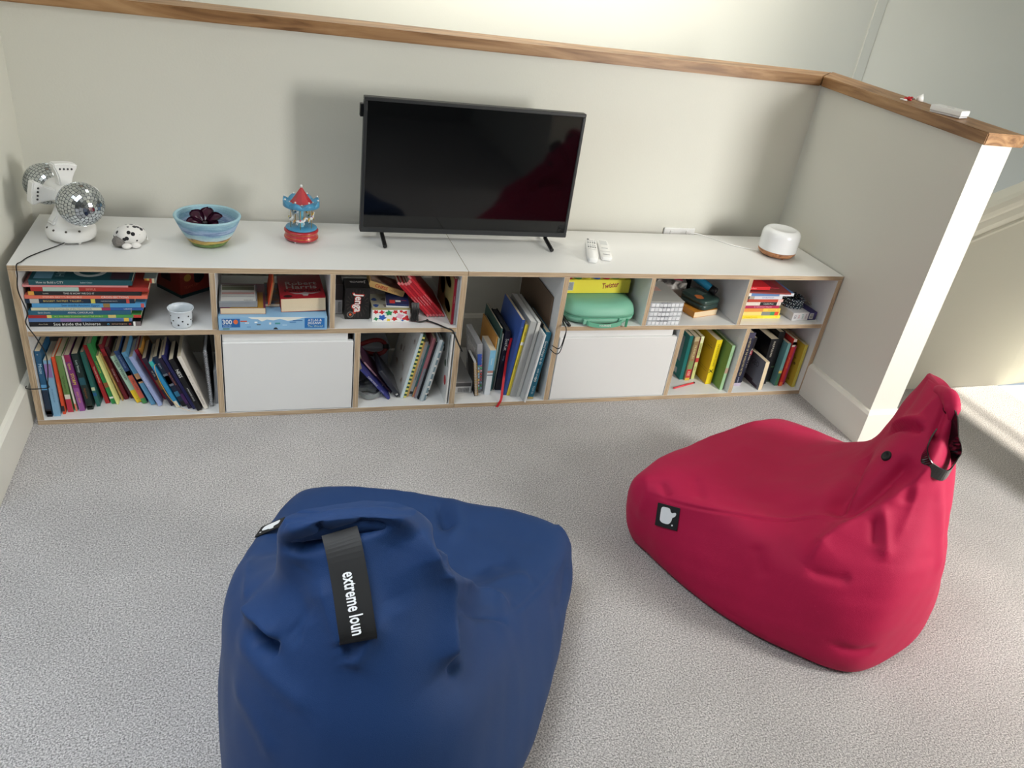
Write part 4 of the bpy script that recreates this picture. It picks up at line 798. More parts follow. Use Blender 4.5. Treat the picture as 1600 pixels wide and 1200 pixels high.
# leaning red schoolbooks
G = 'red and grey schoolbooks leaning left in the third upper bay'
nm = ['front', 'second', 'third', 'fourth', 'fifth', 'last']
lb = ['red schoolbook leaning left, lowest of six', 'red schoolbook resting on the lowest leaning one', 'thin red schoolbook, third from the left of six leaning ones', 'red schoolbook, fourth from the left of six leaning ones', 'red schoolbook just below the top leaning one', 'red schoolbook on top of the leaning six, white upper edge']
PK = []; PKW = 1.
for i in range(6):
    lean = -42; w_ = .0078
    o = book(lb[i], 1.238+i*.0112, .082, w_, (.172, .172, .170, .174, .184, .205)[i], lean, (206, 44, 56) if i % 2 else (176, 30, 44), d=.22, txt=[('Piano Lesson Book %s' % ('One', 'Two', 'Two', 'Three', 'Three', 'Four')[i], .45, .55, (236, 190, 190), .5)], bands=[(.93, 1, (226, 130, 130)), (0, .06, (214, 110, 116))], z=.3315, group=G)
PK = None
t_ = book('slim crimson schoolbook standing upright against the end panel', 1.3075, .022, .0085, .171, 0, (156, 28, 48), d=.23, txt=[('Technical Work', .55, .5, (226, 170, 170), .4)], z=.3315, side=[('r', .05, .98, .02, .98, (150, 140, 90)), ('o', .3, .5, .16, .2, (60, 80, 50)), ('o', .62, .75, .2, .12, (70, 90, 60)), ('o', .7, .25, .2, .12, (184, 160, 150))])
t_ = book('grey folder at the end of the third upper bay', 1.3165, .016, .006, .170, 0, (172, 172, 174), d=.24, z=.3315)

# --- bottom third bay: white picture books leaning right, magazines, bag
PK = []; PKW = 1.
G = 'white picture books leaning right in the lower middle bay'
brown = (170, 110, 70)
book('wide white picture book with brown animal drawings on its cover', 1.1555, .051, 0.0095, 0.268, 12.0, (206, 222, 226), d=.25, hard=True, group=G,
     side=[('r', .02, .99, .01, .99, (226, 224, 218)), ('o', .28, .70, .06, .12, brown), ('o', .45, .52, .04, .07, (120, 90, 80)), ('o', .30, .45, .05, .05, (150, 120, 110)), ('o', .62, .30, .10, .05, (186, 140, 100)), ('o', .30, .22, .09, .04, (160, 120, 90)), ('o', .78, .16, .06, .05, (190, 150, 110)), ('o', .85, .8, .05, .03, brown), ('o', .55, .88, .03, .03, (120, 80, 60)), ('r', .55, .95, .60, .605, (180, 180, 176)), ('r', .55, .95, .64, .645, (180, 180, 176)), ('r', .55, .95, .68, .685, (180, 180, 176)), ('r', .55, .95, .72, .725, (180, 180, 176)), ('r', .5, .9, .76, .765, (180, 180, 176))])
book('dark green book with a yellow checked spine leaning right', 1.1665, .054, 0.0095, 0.262, 12.0, (40, 84, 62), d=.24, hard=True, bands=[(k/16, k/16+.03, (226, 220, 120)) for k in range(16)], group=G)
book('tan yellow book leaning right beside the checked one', 1.1775, .062, 0.0085, 0.228, 12.0, (214, 172, 106), d=.22, group=G)
book('grey book with black lettering leaning right', 1.1870, .063, 0.0110, 0.229, 12.0, (176, 178, 178), d=.22, txt=[('CHILDHOOD LOVE OF READING', .5, .55, (50, 50, 54), .7)], bands=[(.04, .09, (40, 40, 44))], group=G)
book('thin teal and orange book leaning right', 1.1990, .058, 0.0055, 0.218, 12.0, (70, 116, 116), d=.22, bands=[(0, .2, (200, 150, 100))], group=G)
book('dusty pink book with a dark red edge leaning right', 1.2055, .048, 0.0100, 0.250, 12.0, (190, 120, 128), d=.24, bands=[(0, .5, (150, 150, 156))], group=G)
book('thin black book leaning right', 1.2165, .040, 0.0055, 0.240, 12.0, (26, 26, 30), d=.24, group=G)
book('pale grey hardback leaning right with glossy cover', 1.2230, .024, 0.0105, 0.255, 12.0, (184, 194, 198), d=.25, hard=True, group=G)
book('blue-grey book with small white checks leaning right', 1.2345, .030, 0.0080, 0.246, 12.0, (120, 146, 158), d=.25, bands=[(.1+k*.12, .13+k*.12, WH) for k in range(7)], group=G)
book('white book with black marks near its foot leaning right', 1.2435, .042, 0.0080, 0.222, 12.0, (216, 218, 218), d=.24, bands=[(.05, .09, BK), (.14, .17, (60, 60, 60))], txt=[('FOREST', .4, .6, (70, 70, 70), .2)], group=G)
PK = None
book('thin white picture book upright against the right panel with a red flower', 1.3120, .004, .0065, .284, 0, (220, 220, 216), d=.26, group=G, side=[('o', .86, .28, .06, .07, (196, 60, 60)), ('o', .8, .5, .05, .05, (90, 110, 90)), ('o', .6, .65, .1, .06, (110, 120, 110)), ('r', .9, .93, .5, .95, (70, 80, 70))])
book('purple and blue magazine leaning far left in the lower middle bay', 1.110, .045, .010, .165, -40, (56, 60, 128), d=.19, txt=[('COMIC FORCE', .6, .8, WH, .5), ('magazine', .25, .5, (200, 200, 226), .3)])
book('second magazine behind the purple one, pink and dark print', 1.1245, .09, .006, .185, -38, (70, 40, 60), d=.13, bands=[(.5, .9, (190, 150, 160))])
t = thing('pouch', 'flat black zip pouch slumped against the white picture books', 'pouch', M=Matrix.Translation((1.149, .052, .0250)) @ Matrix.Rotation(R(-34), 4, 'Y'))
box('body', (-.010, 0, 0), (.008, .15, .13), mat((22, 26, 40), .3, coat=.3, bump=.5, bscale=40), t, .006, 3, True); lathe('press_stud', [(0, .0015), (.003, .001), (.0045, 0)], mat((220, 220, 220), .2, metal=1), t, 12, FR(0, -.0006, .014, (1, 0, 0), (0, 0, 1)))
# crumpled grey cloth bag
def blob(name, c, r_, sc, m, par, amp=.15, seed=1, sub=4):
    bm = bmesh.new(); bmesh.ops.create_icosphere(bm, subdivisions=sub, radius=1)
    V = np.array([v.co[:] for v in bm.verts]); n = smooth_noise(V, 3.2, seed)+.5*smooth_noise(V, 8, seed+2)
    for v, k in zip(bm.verts, n):
        p = v.co*(1+amp*k); v.co = Vector((c[0]+p.x*r_*sc[0], c[1]+p.y*r_*sc[1], max(c[2]+p.z*r_*sc[2], .0005)))
    return bmobj(name, bm, m, par, True)
t = thing('cloth_bag', 'crumpled grey cloth bag lying under the magazines', 'bag', (1.046, .1, .0190)); blob('fabric', (.0, .02, .018), .036, (1.0, 1.1, .45), mat((128, 134, 134), .8, bump=.5, bscale=60), t, .28, 3)
ribbon('handle', [(-.04, -.03, .02), (-.01, -.055, .012), (.03, -.045, .018), (.05, -.01, .03)], (0, 0, 1), .016, .002, mat((140, 146, 146), .8), t)
t = thing('toy_hoop', 'dark red toy hoop with a black joint behind the magazines', 'toy', (1.072, .252, .125)); tube('hoop', [(.055*math.cos(a), .012*math.sin(a*2), .028*math.sin(a)+.0) for a in [i/26*6.283 for i in range(27)]], .0085, mat((130, 24, 26), .3), t, 10)
lathe('joint', [(0, -.012), (.011, -.010), (.012, 0), (.011, .010), (0, .012)], M_black, t, 14, Matrix.Translation((.055, 0, 0)))
t = thing('storage_tub', 'translucent lidded tub at the back of the lower middle bay', 'tub', (1.01, .235, .0185)); box('tub', (0, 0, 0), (.14, .15, .085), mat((176, 180, 190), .25), t, .008, 3); box('lid', (-.004, -.004, .0855), (.144, .154, .097), mat((186, 190, 200), .25), t, .004, 2)
bpy.data.objects[t.name].location = (1.003, .277, .0185)

# --- tall open bay
t = thing('carton', 'flat grey carton with a barcode, bottom left of the tall open bay', 'box', (1.362, .072, .0185))
box('carton', (0, 0, 0), (.066, .20, .048), mat((150, 150, 150), .5), t, .0006); pr_('label', .002, .062, .002, .028, (196, 198, 200)); pr_('label', .002, .062, .030, .044, (70, 70, 72))
for k in range(14): pr_('barcode_bar', .012+k*.0032, .0138+k*.0032, .005, .024, (70, 70, 74))
t = thing('spiral_notebook', 'small black notebook with a gold coil leaning in the tall open bay', 'notebook', M=Matrix.Translation((1.437, .040, .019)) @ Matrix.Rotation(R(-8), 4, 'Y'))
box('cover', (-.002, .006, 0), (-.0006, .10, .150), M_black, t); box('pages', (-.0004, .008, .002), (.009, .098, .148), mat((206, 206, 206), .8), t); box('cover', (.0092, .006, 0), (.0104, .10, .150), M_black, t)
coil(t, .0045, .003, .004, .146, .0068, 20, mat((206, 170, 110), .3, metal=.8), .0010)
t = thing('bead_box', 'clear plastic box of coloured beads standing on edge', 'box', M=Matrix.Translation((1.450, .075, .0187)) @ Matrix.Rotation(R(-6), 4, 'Y'))
box('case', (0, 0, 0), (.022, .17, .205), mat((196, 198, 204), .12, alpha=.5), t, .002)
rs = random.Random(3); cs = [(224, 90, 96), (96, 190, 130), (236, 180, 190), (240, 200, 120), (160, 200, 226), (226, 120, 150)]
for i in range(12):
    for j in range(2):
        bm = bmesh.new(); ball_bm(bm, (.006+j*.010, -.001, .016+i*.0125), .0042, (1, .6, 1), 8, 6); bmobj('bead', bm, mat(cs[rs.randrange(6)], .3), t, True)
box('clasp', (.002, -.004, .118), (.018, -.0005, .165), mat((50, 84, 170), .35), t, .001); box('lid_print', (-.0008, .03, .07), (-.0002, .15, .17), mat((190, 188, 190), .4), t)
text('lettering', 'ART', .03, FR(-.001, .10, .15, (0, -1, 0), (0, 0, 1)), mat(WH, .5), t)
book('small white and sky blue paperback in front of the ochre envelope', 1.4745, .054, .0215, .190, .6, (214, 220, 224), d=.12, bands=[(.55, 1, (126, 186, 216)), (.5, .55, (180, 130, 120)), (.44, .46, (60, 70, 90))], txt=[('Seasons', .75, .4, WH, .3)])
PK = []; PKW = .94
book('ochre card envelope standing in the tall open bay', 1.499, .080, .0045, .232, .8, (184, 132, 62), d=.20, page=(170, 120, 60))
book('thin white and green book beside the ochre envelope', 1.5045, .080, .0050, .225, 1.2, (150, 170, 160), d=.2, bands=[(0, .4, (30, 90, 96))])
book('dark green folder in the tall open bay', 1.5105, .090, .0065, .262, 1.8, (52, 84, 78), d=.22)
book('thin grey card folder in the tall open bay', 1.5180, .088, .0045, .240, 2.0, (120, 124, 122), d=.2)
book('thick black hardback with white script title and red edge', 1.5250, .085, .0235, .252, 2.4, (18, 22, 44), d=.20, hard=True, page=(60, 60, 62), bands=[(.02, .2, (30, 26, 30))], txt=[('SuzKat', .78, .8, WH, .26), ('manga', .55, .4, (120, 140, 170), .2)])
_p = PK; PK = None
ribbon('bookmark_ribbon', [(.004, -.002, .225), (-.002, -.008, .16), (-.004, -.02, .09), (-.012, -.05, .04), (-.022, -.083, .012), (-.030, -.0895, -.006), (-.040, -.092, -.03)], (1, 0, .1), .009, .0008, mat((196, 26, 40), .4), bpy.data.objects[[o.name for o in C.objects if o.get('label', '').startswith('thick black hardback with white script')][0]])
PK = _p
book('tall royal blue folder in the tall open bay', 1.5385, .046, .0125, .318, 5.6, (60, 90, 160), d=.23, bands=[(0, 1, (44, 74, 142))], txt=[('Music', .9, .3, WH, .1)], group=None)
book('tall yellow book beside the royal blue folder', 1.5525, .043, .0120, .300, 6.4, (222, 202, 70), d=.22, bands=[(.72, .76, (236, 236, 230))], txt=[('Mummy Madagascar', .45, .42, (90, 80, 40), .3), ('GOLD', .88, .5, (90, 80, 40), .1)])
book('grey ring binder in the tall open bay', 1.5665, .034, .0250, .316, 6.6, (172, 174, 172), d=.25, page=(226, 226, 222))
book('pale folder with clear sleeves beside the grey binder', 1.5935, .030, .0120, .318, 7.0, (206, 206, 200), d=.25, page=(230, 230, 226))
PK_T = PK[0]; PK = None
book('white foam board sticking out of the tall open bay', 1.5720, -.018, .0045, .292, 12.0, (236, 236, 234), d=.05, page=(210, 210, 208)) if False else None
t = thing('foam_board', 'white foam board jutting out at the front of the tall open bay', 'board', M=Matrix.Translation((PK_T+.0100, -.014, .0200)) @ Matrix.Rotation(R(7.4), 4, 'Y'))
box('board', (-.003, 0, 0), (0.002, .28, .286), mat((232, 232, 230), .5), t); box('backing_board', (-.0075, .01, 0), (-.0035, .28, .280), mat((190, 192, 192), .5), t)
book('black folder behind the white foam board', PK_T+.0135, .05, .008, .300, 7.2, (24, 26, 30), d=.24, page=(60, 60, 60))
book('thin grey curled card leaning by the teal book', PK_T+.0225, .03, .004, .20, 6.0, (186, 184, 176), d=.2)
book('tall teal hardback with white sheep and flower title spine', PK_T+.0275, .012, .0215, .284, 6.0, (26, 92, 116), d=.22, hard=True, bands=[(0, .03, (180, 160, 100))], txt=[('Good things to do', .70, .62, (226, 234, 236), .5), ('with sheep', .38, .5, (206, 220, 226), .2), ('oo', .30, .9, WH, .12), ('TOM D', .14, .5, (190, 210, 220), .15)])
t = thing('brown_board', 'large dark brown board leaning against the divider of the tall bay', 'board', M=Matrix.Translation((1.6870, .06, .0190)))
box('board', (0, 0, 0), (.0055, .35, .40), mat((104, 84, 66), .6), t, .0006)
# --- yellow game box, case, cable
t = thing('game_box', 'yellow game box with coloured spots on top, above the green case', 'box', M=Matrix.Translation((1.7405, .105, .4150)) @ Matrix.Rotation(R(1.2), 4, 'Z'))
box('carton', (0, 0, 0), (.272, .27, .0535), mat((236, 222, 72), .4), t, .0006)
text('lettering', 'Twister', .030, FR(.188, -.0001, .031, (1, 0, .12), (-.12, 0, 1)), mat((150, 26, 44), .5), t, width=.068, bold=.02, shear=.2); pr_('label', .016, .040, .012, .045, (190, 196, 200))
for k in range(6): pr_('barcode_bar', .020+k*.003, .0215+k*.003, .014, .043, (90, 90, 96))
for i, c_ in enumerate([(150, 30, 40), (70, 130, 60), (226, 206, 60), (40, 90, 170), (176, 30, 40), (120, 150, 60), (226, 206, 60)]):
    lathe('spot_print', [(0, .0003), (.017, .0003), (.017, 0)], mat(c_, .5), t, 20, Matrix.Translation((.022+i*.038, .022, .0536)))
t = thing('game_box', 'dark red game box between the yellow one and the green case', 'box', M=Matrix.Translation((1.742, .11, .3315)) @ Matrix.Rotation(R(1.0), 4, 'Z'))
box('box_base', (.001, .001, 0), (.269, .19, .03), mat((96, 20, 28), .5), t); box('lid', (0, 0, .031), (.27, .19, .0830), mat((120, 26, 34), .45), t, .0006); text('lettering', 'classic', .014, FR(.08, -.0001, .055, (1, 0, 0), (0, 0, 1)), mat((190, 120, 60), .5), t)
# move it behind the case
t.location.y = .222
# mint zip case
def sup(rx, ry, n=2.6, k=48):
    out = []
    for i in range(k):
        a = 2*math.pi*i/k; c_, s_ = math.cos(a), math.sin(a)
        out.append((rx*math.copysign(abs(c_)**(2/n), c_), ry*math.copysign(abs(s_)**(2/n), s_)))
    return out
def shell(name, levels, m, par, k=48, n=3.0):
    bm = bmesh.new(); rings = [[bm.verts.new((x, y, z_)) for x, y in sup(rx, ry, n, k)] for rx, ry, z_ in levels]
    for a, b in zip(rings, rings[1:]):
        for i in range(k): bm.faces.new((a[i], a[(i+1) % k], b[(i+1) % k], b[i]))
    bm.faces.new(rings[0][::-1]); bm.faces.new(rings[-1]); bmesh.ops.recalc_face_normals(bm, faces=bm.faces)
    return bmobj(name, bm, m, par, True)
M_mint = mat((122, 182, 156), .5, 'mint_fabric', bump=.3, bscale=300)
t = thing('zip_case', 'mint green hard zip case with a front handle', 'case', M=Matrix.Translation((1.8765, .100, .3315)))
shell('lower_shell', [(.120, .078, 0), (.136, .092, .006), (.146, .102, .018), (.148, .104, .030)], M_mint, t)
shell('upper_shell', [(.148, .104, .034), (.147, .103, .046), (.140, .096, .064), (.128, .084, .076), (.112, .070, .081), (.05, .03, .082)], M_mint, t)
shell('zip_tape', [(.1465, .1025, .0302), (.1495, .1055, .031), (.1495, .1055, .033), (.1465, .1025, .0338)], mat((88, 158, 130), .6), t)
ribbon('handle', [(-.070, -.100, .020), (-.066, -.112, .018), (-.045, -.116, .012), (0, -.119, .009), (.045, -.116, .012), (.066, -.112, .020), (.070, -.100, .024)], (0, .2, 1), .015, .003, mat((92, 164, 134), .5), t)
text('lettering', 'YOURSIDE', .010, FR(.0, -.1215, .011, (1, 0, 0), (0, .25, 1)), mat(WH, .5), t, width=.052)
box('handle_mount', (-.082, -.108, .010), (-.062, -.099, .030), M_mint, t, .002, 2); box('handle_mount', (.058, -.108, .016), (.078, -.099, .034), M_mint, t, .002, 2)
box('zip_puller', (.083, -.116, .002), (.092, -.111, .036), mat((60, 140, 104), .4), t, .001)
t = thing('power_adapter', 'glossy black cable end lying left of the mint case', 'cable', (1.7330, .000, .3318))
tube('plug', [(-.006, .06, .024), (.0, .03, .016), (.007, -.012, .0075)], .0065, mat((14, 14, 16), .2, coat=.5), t, 12)
tube('cable', [(-.006, .06, .024), (-.012, .05, .030), (-.012, .01, .012), (-.013, -.033, .006), (-.016, -.0345, -.03), (-.022, -.0345, -.065), (-.032, -.030, -.075), (-.042, .0, -.078)], .0016, M_black, t, 8, 6)
tube('cable', [(-.008, .05, .028), (-.010, -.0, .010), (-.0115, -.033, .0), (-.016, -.036, -.05), (-.024, -.036, -.088), (-.036, -.030, -.096), (-.046, .0, -.094)], .0016, M_black, t, 8, 6)
# --- clear drawers box and neighbours
t = thing('organiser_box', 'stack of clear plastic bead organisers in the upper right middle bay', 'organiser box', M=Matrix.Translation((2.0565, .004, .3315)) @ Matrix.Rotation(R(0), 4, 'Z'))
M_clr = mat((226, 230, 234), .12, 'clear_plastic', alpha=.62); M_clr2 = mat((228, 231, 234), .2)
for i in range(5):
    z0 = i*.0185; o = box('tray', (0, 0, z0), (.140, .19, z0+.0165), M_clr, t, .0015)
    for k in range(8): box('tray_divider', (.006+k*.0165, -.0012, z0+.002), (.019+k*.0165, -.0001, z0+.0145), M_clr2 if (k*7+i*3) % 5 > 1 else mat((212, 216, 220), .3), o)
    for k in range(4): box('latch', (.046+k*.012, -.003, z0+.0145), (.053+k*.012, -.0013, z0+.0185), mat((170, 174, 180), .2), o)
box('lid', (-.001, -.001, .0935), (.141, .191, .0965), mat((186, 186, 180), .2, alpha=.8), t, .001)
box('lid_label', (.05, .10, .0966), (.09, .14, .0969), mat((190, 150, 140), .5), t)
t = fat('paperback with orange cover lying under the dark green tin', 2.290, 2.414, .062, .3315, .356, .15, (212, 140, 50), 14)
t = thing('tin_box', 'dark green rounded tin with an orange creature print', 'tin', M=Matrix.Translation((2.352, .145, .3568)) @ Matrix.Rotation(R(20), 4, 'Z'))
shell('tin_base', [(.052, .062, 0), (.0545, .0645, .003), (.0545, .0645, .022)], mat((42, 62, 58), .35), t, 40, 5); shell('lid', [(.0555, .0655, .0225), (.0555, .0655, .036), (.052, .062, .040), (.045, .055, .0405)], mat((48, 70, 64), .3), t, 40, 5)
poly('creature_print', [(.018*math.cos(a)*(1+.25*math.sin(4*a)), .02*math.sin(a)) for a in [i/16*6.283 for i in range(16)]], .0003, Matrix.Translation((-.032, -.018, .0406)), mat((196, 110, 50), .5), t)
for k in range(4): box('lettering_bar', (.0, -.005+k*.010, .0406), (.034-.004*k, -.001+k*.010, .0408), mat((110, 130, 122), .5), t)
t = thing('magazine', 'black and white illustrated book with a pink patch behind the green tin', 'magazine', M=Matrix.Translation((2.205, .250, .3520)) @ Matrix.Rotation(R(-20), 4, 'Z'))
box('cover', (0, 0, .03), (.12, .15, .062), ramp_mat('black_white_print', [(.35, (36, 34, 32)), (.5, (150, 146, 140)), (.65, (206, 204, 200))], (1, 1, 1), 22, 5, 1.5), t); box('pages', (.001, -.0003, -.02), (.119, .149, .0298), mat((170, 160, 150), .8), t)
box('pink_print', (.07, .02, .0621), (.105, .06, .0624), mat((206, 60, 100), .5), t)
t = thing('water_bottle', 'teal cylinder with a black cap lying across the back of the bay', 'bottle', (2.385, .15, .436))
F = Vector((.62, -.70, -.34)).to_track_quat('Z', 'Y').to_matrix().to_4x4()
F = Matrix.Translation((-.06, .07, .02)) @ F
lathe('body', [(0, 0), (.014, 0), (.016, .004), (.016, .10), (.014, .104), (0, .104)], mat((28, 110, 144), .25), t, 24, F); lathe('cap', [(0, .104), (.0165, .104), (.0165, .128), (.014, .131), (0, .131)], M_black, t, 24, F)
t = thing('tape_roll', 'white roll with a blue rim at the back beside the teal cylinder', 'roll', (2.385, .365, .4265)); F = Matrix.Rotation(R(-65), 4, 'X') @ Matrix.Rotation(R(0), 4, 'Y')
lathe('roll', [(.018, -.014), (.046, -.014), (.047, -.010), (.047, .010), (.046, .014), (.018, .014), (.018, -.014)], mat((206, 214, 224), .3), t, 36, F); lathe('rim', [(.0475, -.006), (.049, 0), (.0475, .006)], mat((30, 120, 140), .3), t, 36, F)
box('block', (-.04, -.02, -.095), (.04, .05, -.048), M_black, t, .003)
box('box_dark', (-.14, -.02, -.095), (-.045, .08, .075), mat((22, 26, 28), .5), t) if False else None

# --- right upper bay: stack of paperbacks, beads, carton
G = 'stack of paperbacks in the top right bay'; z = .3315
def s2(label, x0, x1, z0, z1, cover, y=.055, **k): return flat(label, x0, x1, y, z0, z1, cover, group=G, **k)
s2('yellow paperback at the bottom of the right-hand stack', 2.472, 2.684, .3315, .3445, (240, 216, 56), d=.14, bands=[(.62, 1, (246, 226, 70))], txt=[('a Faraway Tree story', .35, .55, (190, 150, 30), .4), ('Yo', .92, .6, (220, 80, 30), .08)], page=(236, 220, 150))
s2('pale yellow and green paperback, second from the bottom of the right-hand stack', 2.472, 2.677, .3450, .3610, (226, 206, 100), d=.14, bands=[(0, .58, (234, 214, 120)), (.58, .78, (130, 136, 130)), (.78, .88, (60, 150, 90)), (.88, .97, (220, 70, 40))])
s2('orange paperback with a yellow end in the right-hand stack', 2.472, 2.675, .3615, .3755, (226, 150, 76), d=.14, bands=[(.60, 1, (240, 200, 76))], txt=[('Secret Island', .8, .5, (190, 110, 40), .3), ('Yo', .95, .6, (200, 40, 30), .07)])
s2('magenta paperback in the right-hand stack', 2.473, 2.665, .3760, .3880, (176, 44, 86), d=.14, txt=[('IN THE FIFTH AT MALORY', .6, .6, (240, 190, 206), .5), ('ST', .92, .6, (230, 60, 90), .08)])
s2('white and black paperback in the right-hand stack', 2.473, 2.668, .3885, .4030, (224, 214, 204), d=.15, bands=[(.5, .9, (34, 34, 36))], txt=[("Charlie Moss", .70, .6, WH, .25), ('o', .42, .9, (240, 240, 240), .1), ('o', .94, .9, (180, 180, 180), .1)])
s2('terracotta red paperback in the right-hand stack', 2.473, 2.674, .4035, .4155, (190, 76, 58), d=.15, bands=[(0, .2, (140, 30, 30)), (.88, 1, (226, 190, 180))])
s2('white paperback with a dark label in the right-hand stack', 2.474, 2.666, .4160, .4290, (214, 214, 222), d=.16, bands=[(.04, .2, (40, 38, 42)), (.2, .32, (170, 160, 150))], txt=[('DOUBLE FAULT', .65, .6, (110, 120, 180), .5)])
s2('blue and white long book near the top of the right-hand stack', 2.474, 2.716, .4295, .4420, (100, 136, 188), d=.17, bands=[(0, .18, WH), (.72, 1, (226, 230, 236))], txt=[('FACTS', .86, .6, (120, 150, 190), .15)])
s2('grey magazine with dark red fold near the top of the right-hand stack', 2.476, 2.690, .4425, .4480, (150, 70, 66), d=.18, yaw=-4)
s2('grey brown magazine lying under the small red book', 2.476, 2.64, .4520, .4600, (120, 108, 100), d=.18) if False else None
flat('small bright red paperback on top of the right-hand stack', 2.476, 2.600, .062, .4530, .4660, (214, 40, 48), d=.13, txt=[('Story Book', .35, .6, (250, 190, 190), .4)])
t = thing('booklet', 'dark red curved booklet under the small red paperback, right-hand stack', 'booklet', (2.56, .085, .4485))
vs = [(0, 0, .0), (.03, 0, .004), (.06, 0, .003), (.09, 0, -.0005), (.12, 0, .0)]
bm = bmesh.new(); rr = []
for v in cr([(x, y, z_) for x, y, z_ in [(-.06, 0, .0005), (-.02, 0, .0012), (.03, 0, .002), (.07, 0, .0012), (.10, 0, .0005)]], 4): rr.append([bm.verts.new((v[0], a, v[2]+b)) for a, b in ((0, 0), (.15, 0), (.15, .003), (0, .003))])
for a, b in zip(rr, rr[1:]):
    for k in range(4): bm.faces.new((a[k], a[(k+1) % 4], b[(k+1) % 4], b[k]))
bm.faces.new(rr[0][::-1]); bm.faces.new(rr[-1]); bmesh.ops.recalc_face_normals(bm, faces=bm.faces); bmobj('pages', bm, mat((146, 34, 48), .4), t)
t = thing('carton', 'small white and purple carton with barcode in the top right bay', 'box', M=Matrix.Translation((2.726, .032, .3315)) @ Matrix.Rotation(R(4), 4, 'Z'))
box('carton', (0, 0, 0), (.120, .14, .034), mat((214, 214, 216), .45), t, .0008); b_ = poly('purple_print', [(.080, 0), (.1202, 0), (.1202, .034), (.080, .034)], .0004, FR(0, 0, 0, (1, 0, 0), (0, 0, 1)), mat((58, 52, 108), .45), t)
poly('purple_print', [(.080, 0), (.1202, 0), (.1202, .14), (.080, .14)], .0004, Matrix.Translation((0, 0, .0341)), mat((58, 52, 108), .45), t)
pr_('barcode_label', .085, .105, .005, .029, WH).location.y = -.0005
for k in range(5): pr_('barcode_bar', .087, .103, .008+k*.0038, .010+k*.0038, (60, 60, 66)).location.y = -.001
for x_, c_, s_ in [(.012, (50, 60, 80), 'CB'), (.032, (196, 120, 120), 'ink'), (.052, (60, 150, 150), 'pen'), (.068, (120, 90, 120), 'mm')]: text('lettering', s_, .014, FR(x_, -.0005, .017, (0, 0, -1), (1, 0, 0)), mat(c_, .5), t)
t = thing('bead_garland', 'coiled string of dark blue and white speckled beads in the top right bay', 'beads', (2.764, .115, .3665))
M_bd = mat((22, 36, 52), .35); M_bw = mat((210, 222, 226), .35); n = 0
for lv, (rx, ry, zz_) in enumerate([(.040, .045, .006), (.037, .042, .020), (.040, .046, .034)]):
    for i in range(17):
        a = 2*math.pi*(i+.4*lv)/17; bm = bmesh.new(); ball_bm(bm, (rx*math.cos(a), ry*math.sin(a), zz_), .0078, (1, 1, .95), 9, 6); bmobj('bead', bm, M_bd, t, True)
        bm = bmesh.new()
        for q in range(5): ball_bm(bm, (rx*math.cos(a)+.0064*math.cos(a+q*1.3-2.6), ry*math.sin(a)+.0064*math.sin(a+q*1.3-2.6)-.001, zz_+.0035*math.sin(q*2.2+i)), .0022, (1, 1, 1), 6, 4)
        bmobj('speck', bm, M_bw, t, True)
tube('tassel_cord', [(.04, .0, .02), (.055, .01, .022), (.068, .0, .012), (.080, .008, .006)], .002, mat((150, 146, 130), .7), t, 6, 4)
for k in range(5): tube('tassel', [(.07, .0, .014), (.076+.001*k, .012-.006*k, .016-.004*(k % 2)), (.084+.001*k, .02-.01*k, .003+.004*(k % 3))], .0016, mat((176, 170, 156), .7), t, 6, 3)

# --- lower right bays
G = 'books in the lower bay left of the right-hand end'
book('dark teal book with a grey label at the left of the bay', 2.340, .118, .0160, .205, -1.0, (20, 108, 104), d=.16, group=G, side=[('r', .25, .8, .35, .9, (120, 132, 136)), ('t', 'FIERY', .05, .5, .62, (40, 60, 60), .5), ('r', .55, .78, .06, .18, (170, 180, 182))])
book('cream and brown paperback with a red panel low on its spine', 2.3605, .110, .0215, .204, -1.0, (196, 180, 140), d=.17, bands=[(0, .06, (220, 190, 80)), (.06, .26, (200, 60, 56)), (.26, .45, (130, 146, 90)), (.45, .9, (150, 124, 84))], txt=[('FRANKLIN', .66, .6, (220, 206, 160), .36), ('EEE', .16, .7, (240, 220, 200), .15)], group=G)
book('thin dark red paperback between two cream ones', 2.3835, .118, .0110, .196, -1.2, (92, 24, 28), d=.17, group=G)
book('pale lime paperback with a red heart panel', 2.3960, .121, .0150, .200, -1.4, (206, 214, 140), d=.17, bands=[(.40, .5, (200, 60, 56)), (.85, 1, (230, 236, 190))], txt=[('CHOCOLATE', .7, .6, (90, 80, 40), .34), ('BOX', .25, .6, (90, 110, 40), .2)], group=G)
book('thick bright yellow paperback with a black star on its spine', 2.4400, .075, .0260, .207, -.8, (238, 212, 30), d=.17, txt=[('THE RUNAWAY COUSINS', .66, .4, (110, 96, 20), .5), ('x', .30, 1.5, BK, .2)], group=G, side=[('r', .0, 1, 0, 1, (214, 172, 30)), ('o', .34, .42, .18, .12, (206, 140, 40)), ('r', .34, .92, .86, .88, (90, 80, 70)), ('r', .34, .85, .81, .83, (90, 80, 70)), ('r', .34, .9, .76, .78, (90, 80, 70)), ('r', .34, .8, .71, .73, (90, 80, 70)), ('r', .1, .32, .05, .14, (60, 50, 80)), ('r', .3, .9, .30, .31, (150, 110, 30)), ('r', .3, .9, .25, .26, (150, 110, 30))])
book('slim green hardback with a pale spine and red spot on its cover', 2.4800, .025, .0135, .207, .0, (158, 196, 152), d=.19, hard=True, group=G, txt=[('KIND', .8, .5, (90, 140, 90), .15)], bands=[(.38, .50, (180, 150, 130))], side=[('r', .0, .99, .01, .99, (112, 148, 74)), ('o', .42, .24, .16, .13, (200, 84, 44)), ('t', 'YES', .035, .5, .76, (80, 96, 50), .4), ('t', 'SEE', .03, .5, .56, (80, 96, 50), .4), ('r', .3, .7, .44, .455, (80, 96, 50)), ('r', .3, .7, .38, .395, (80, 96, 50))])
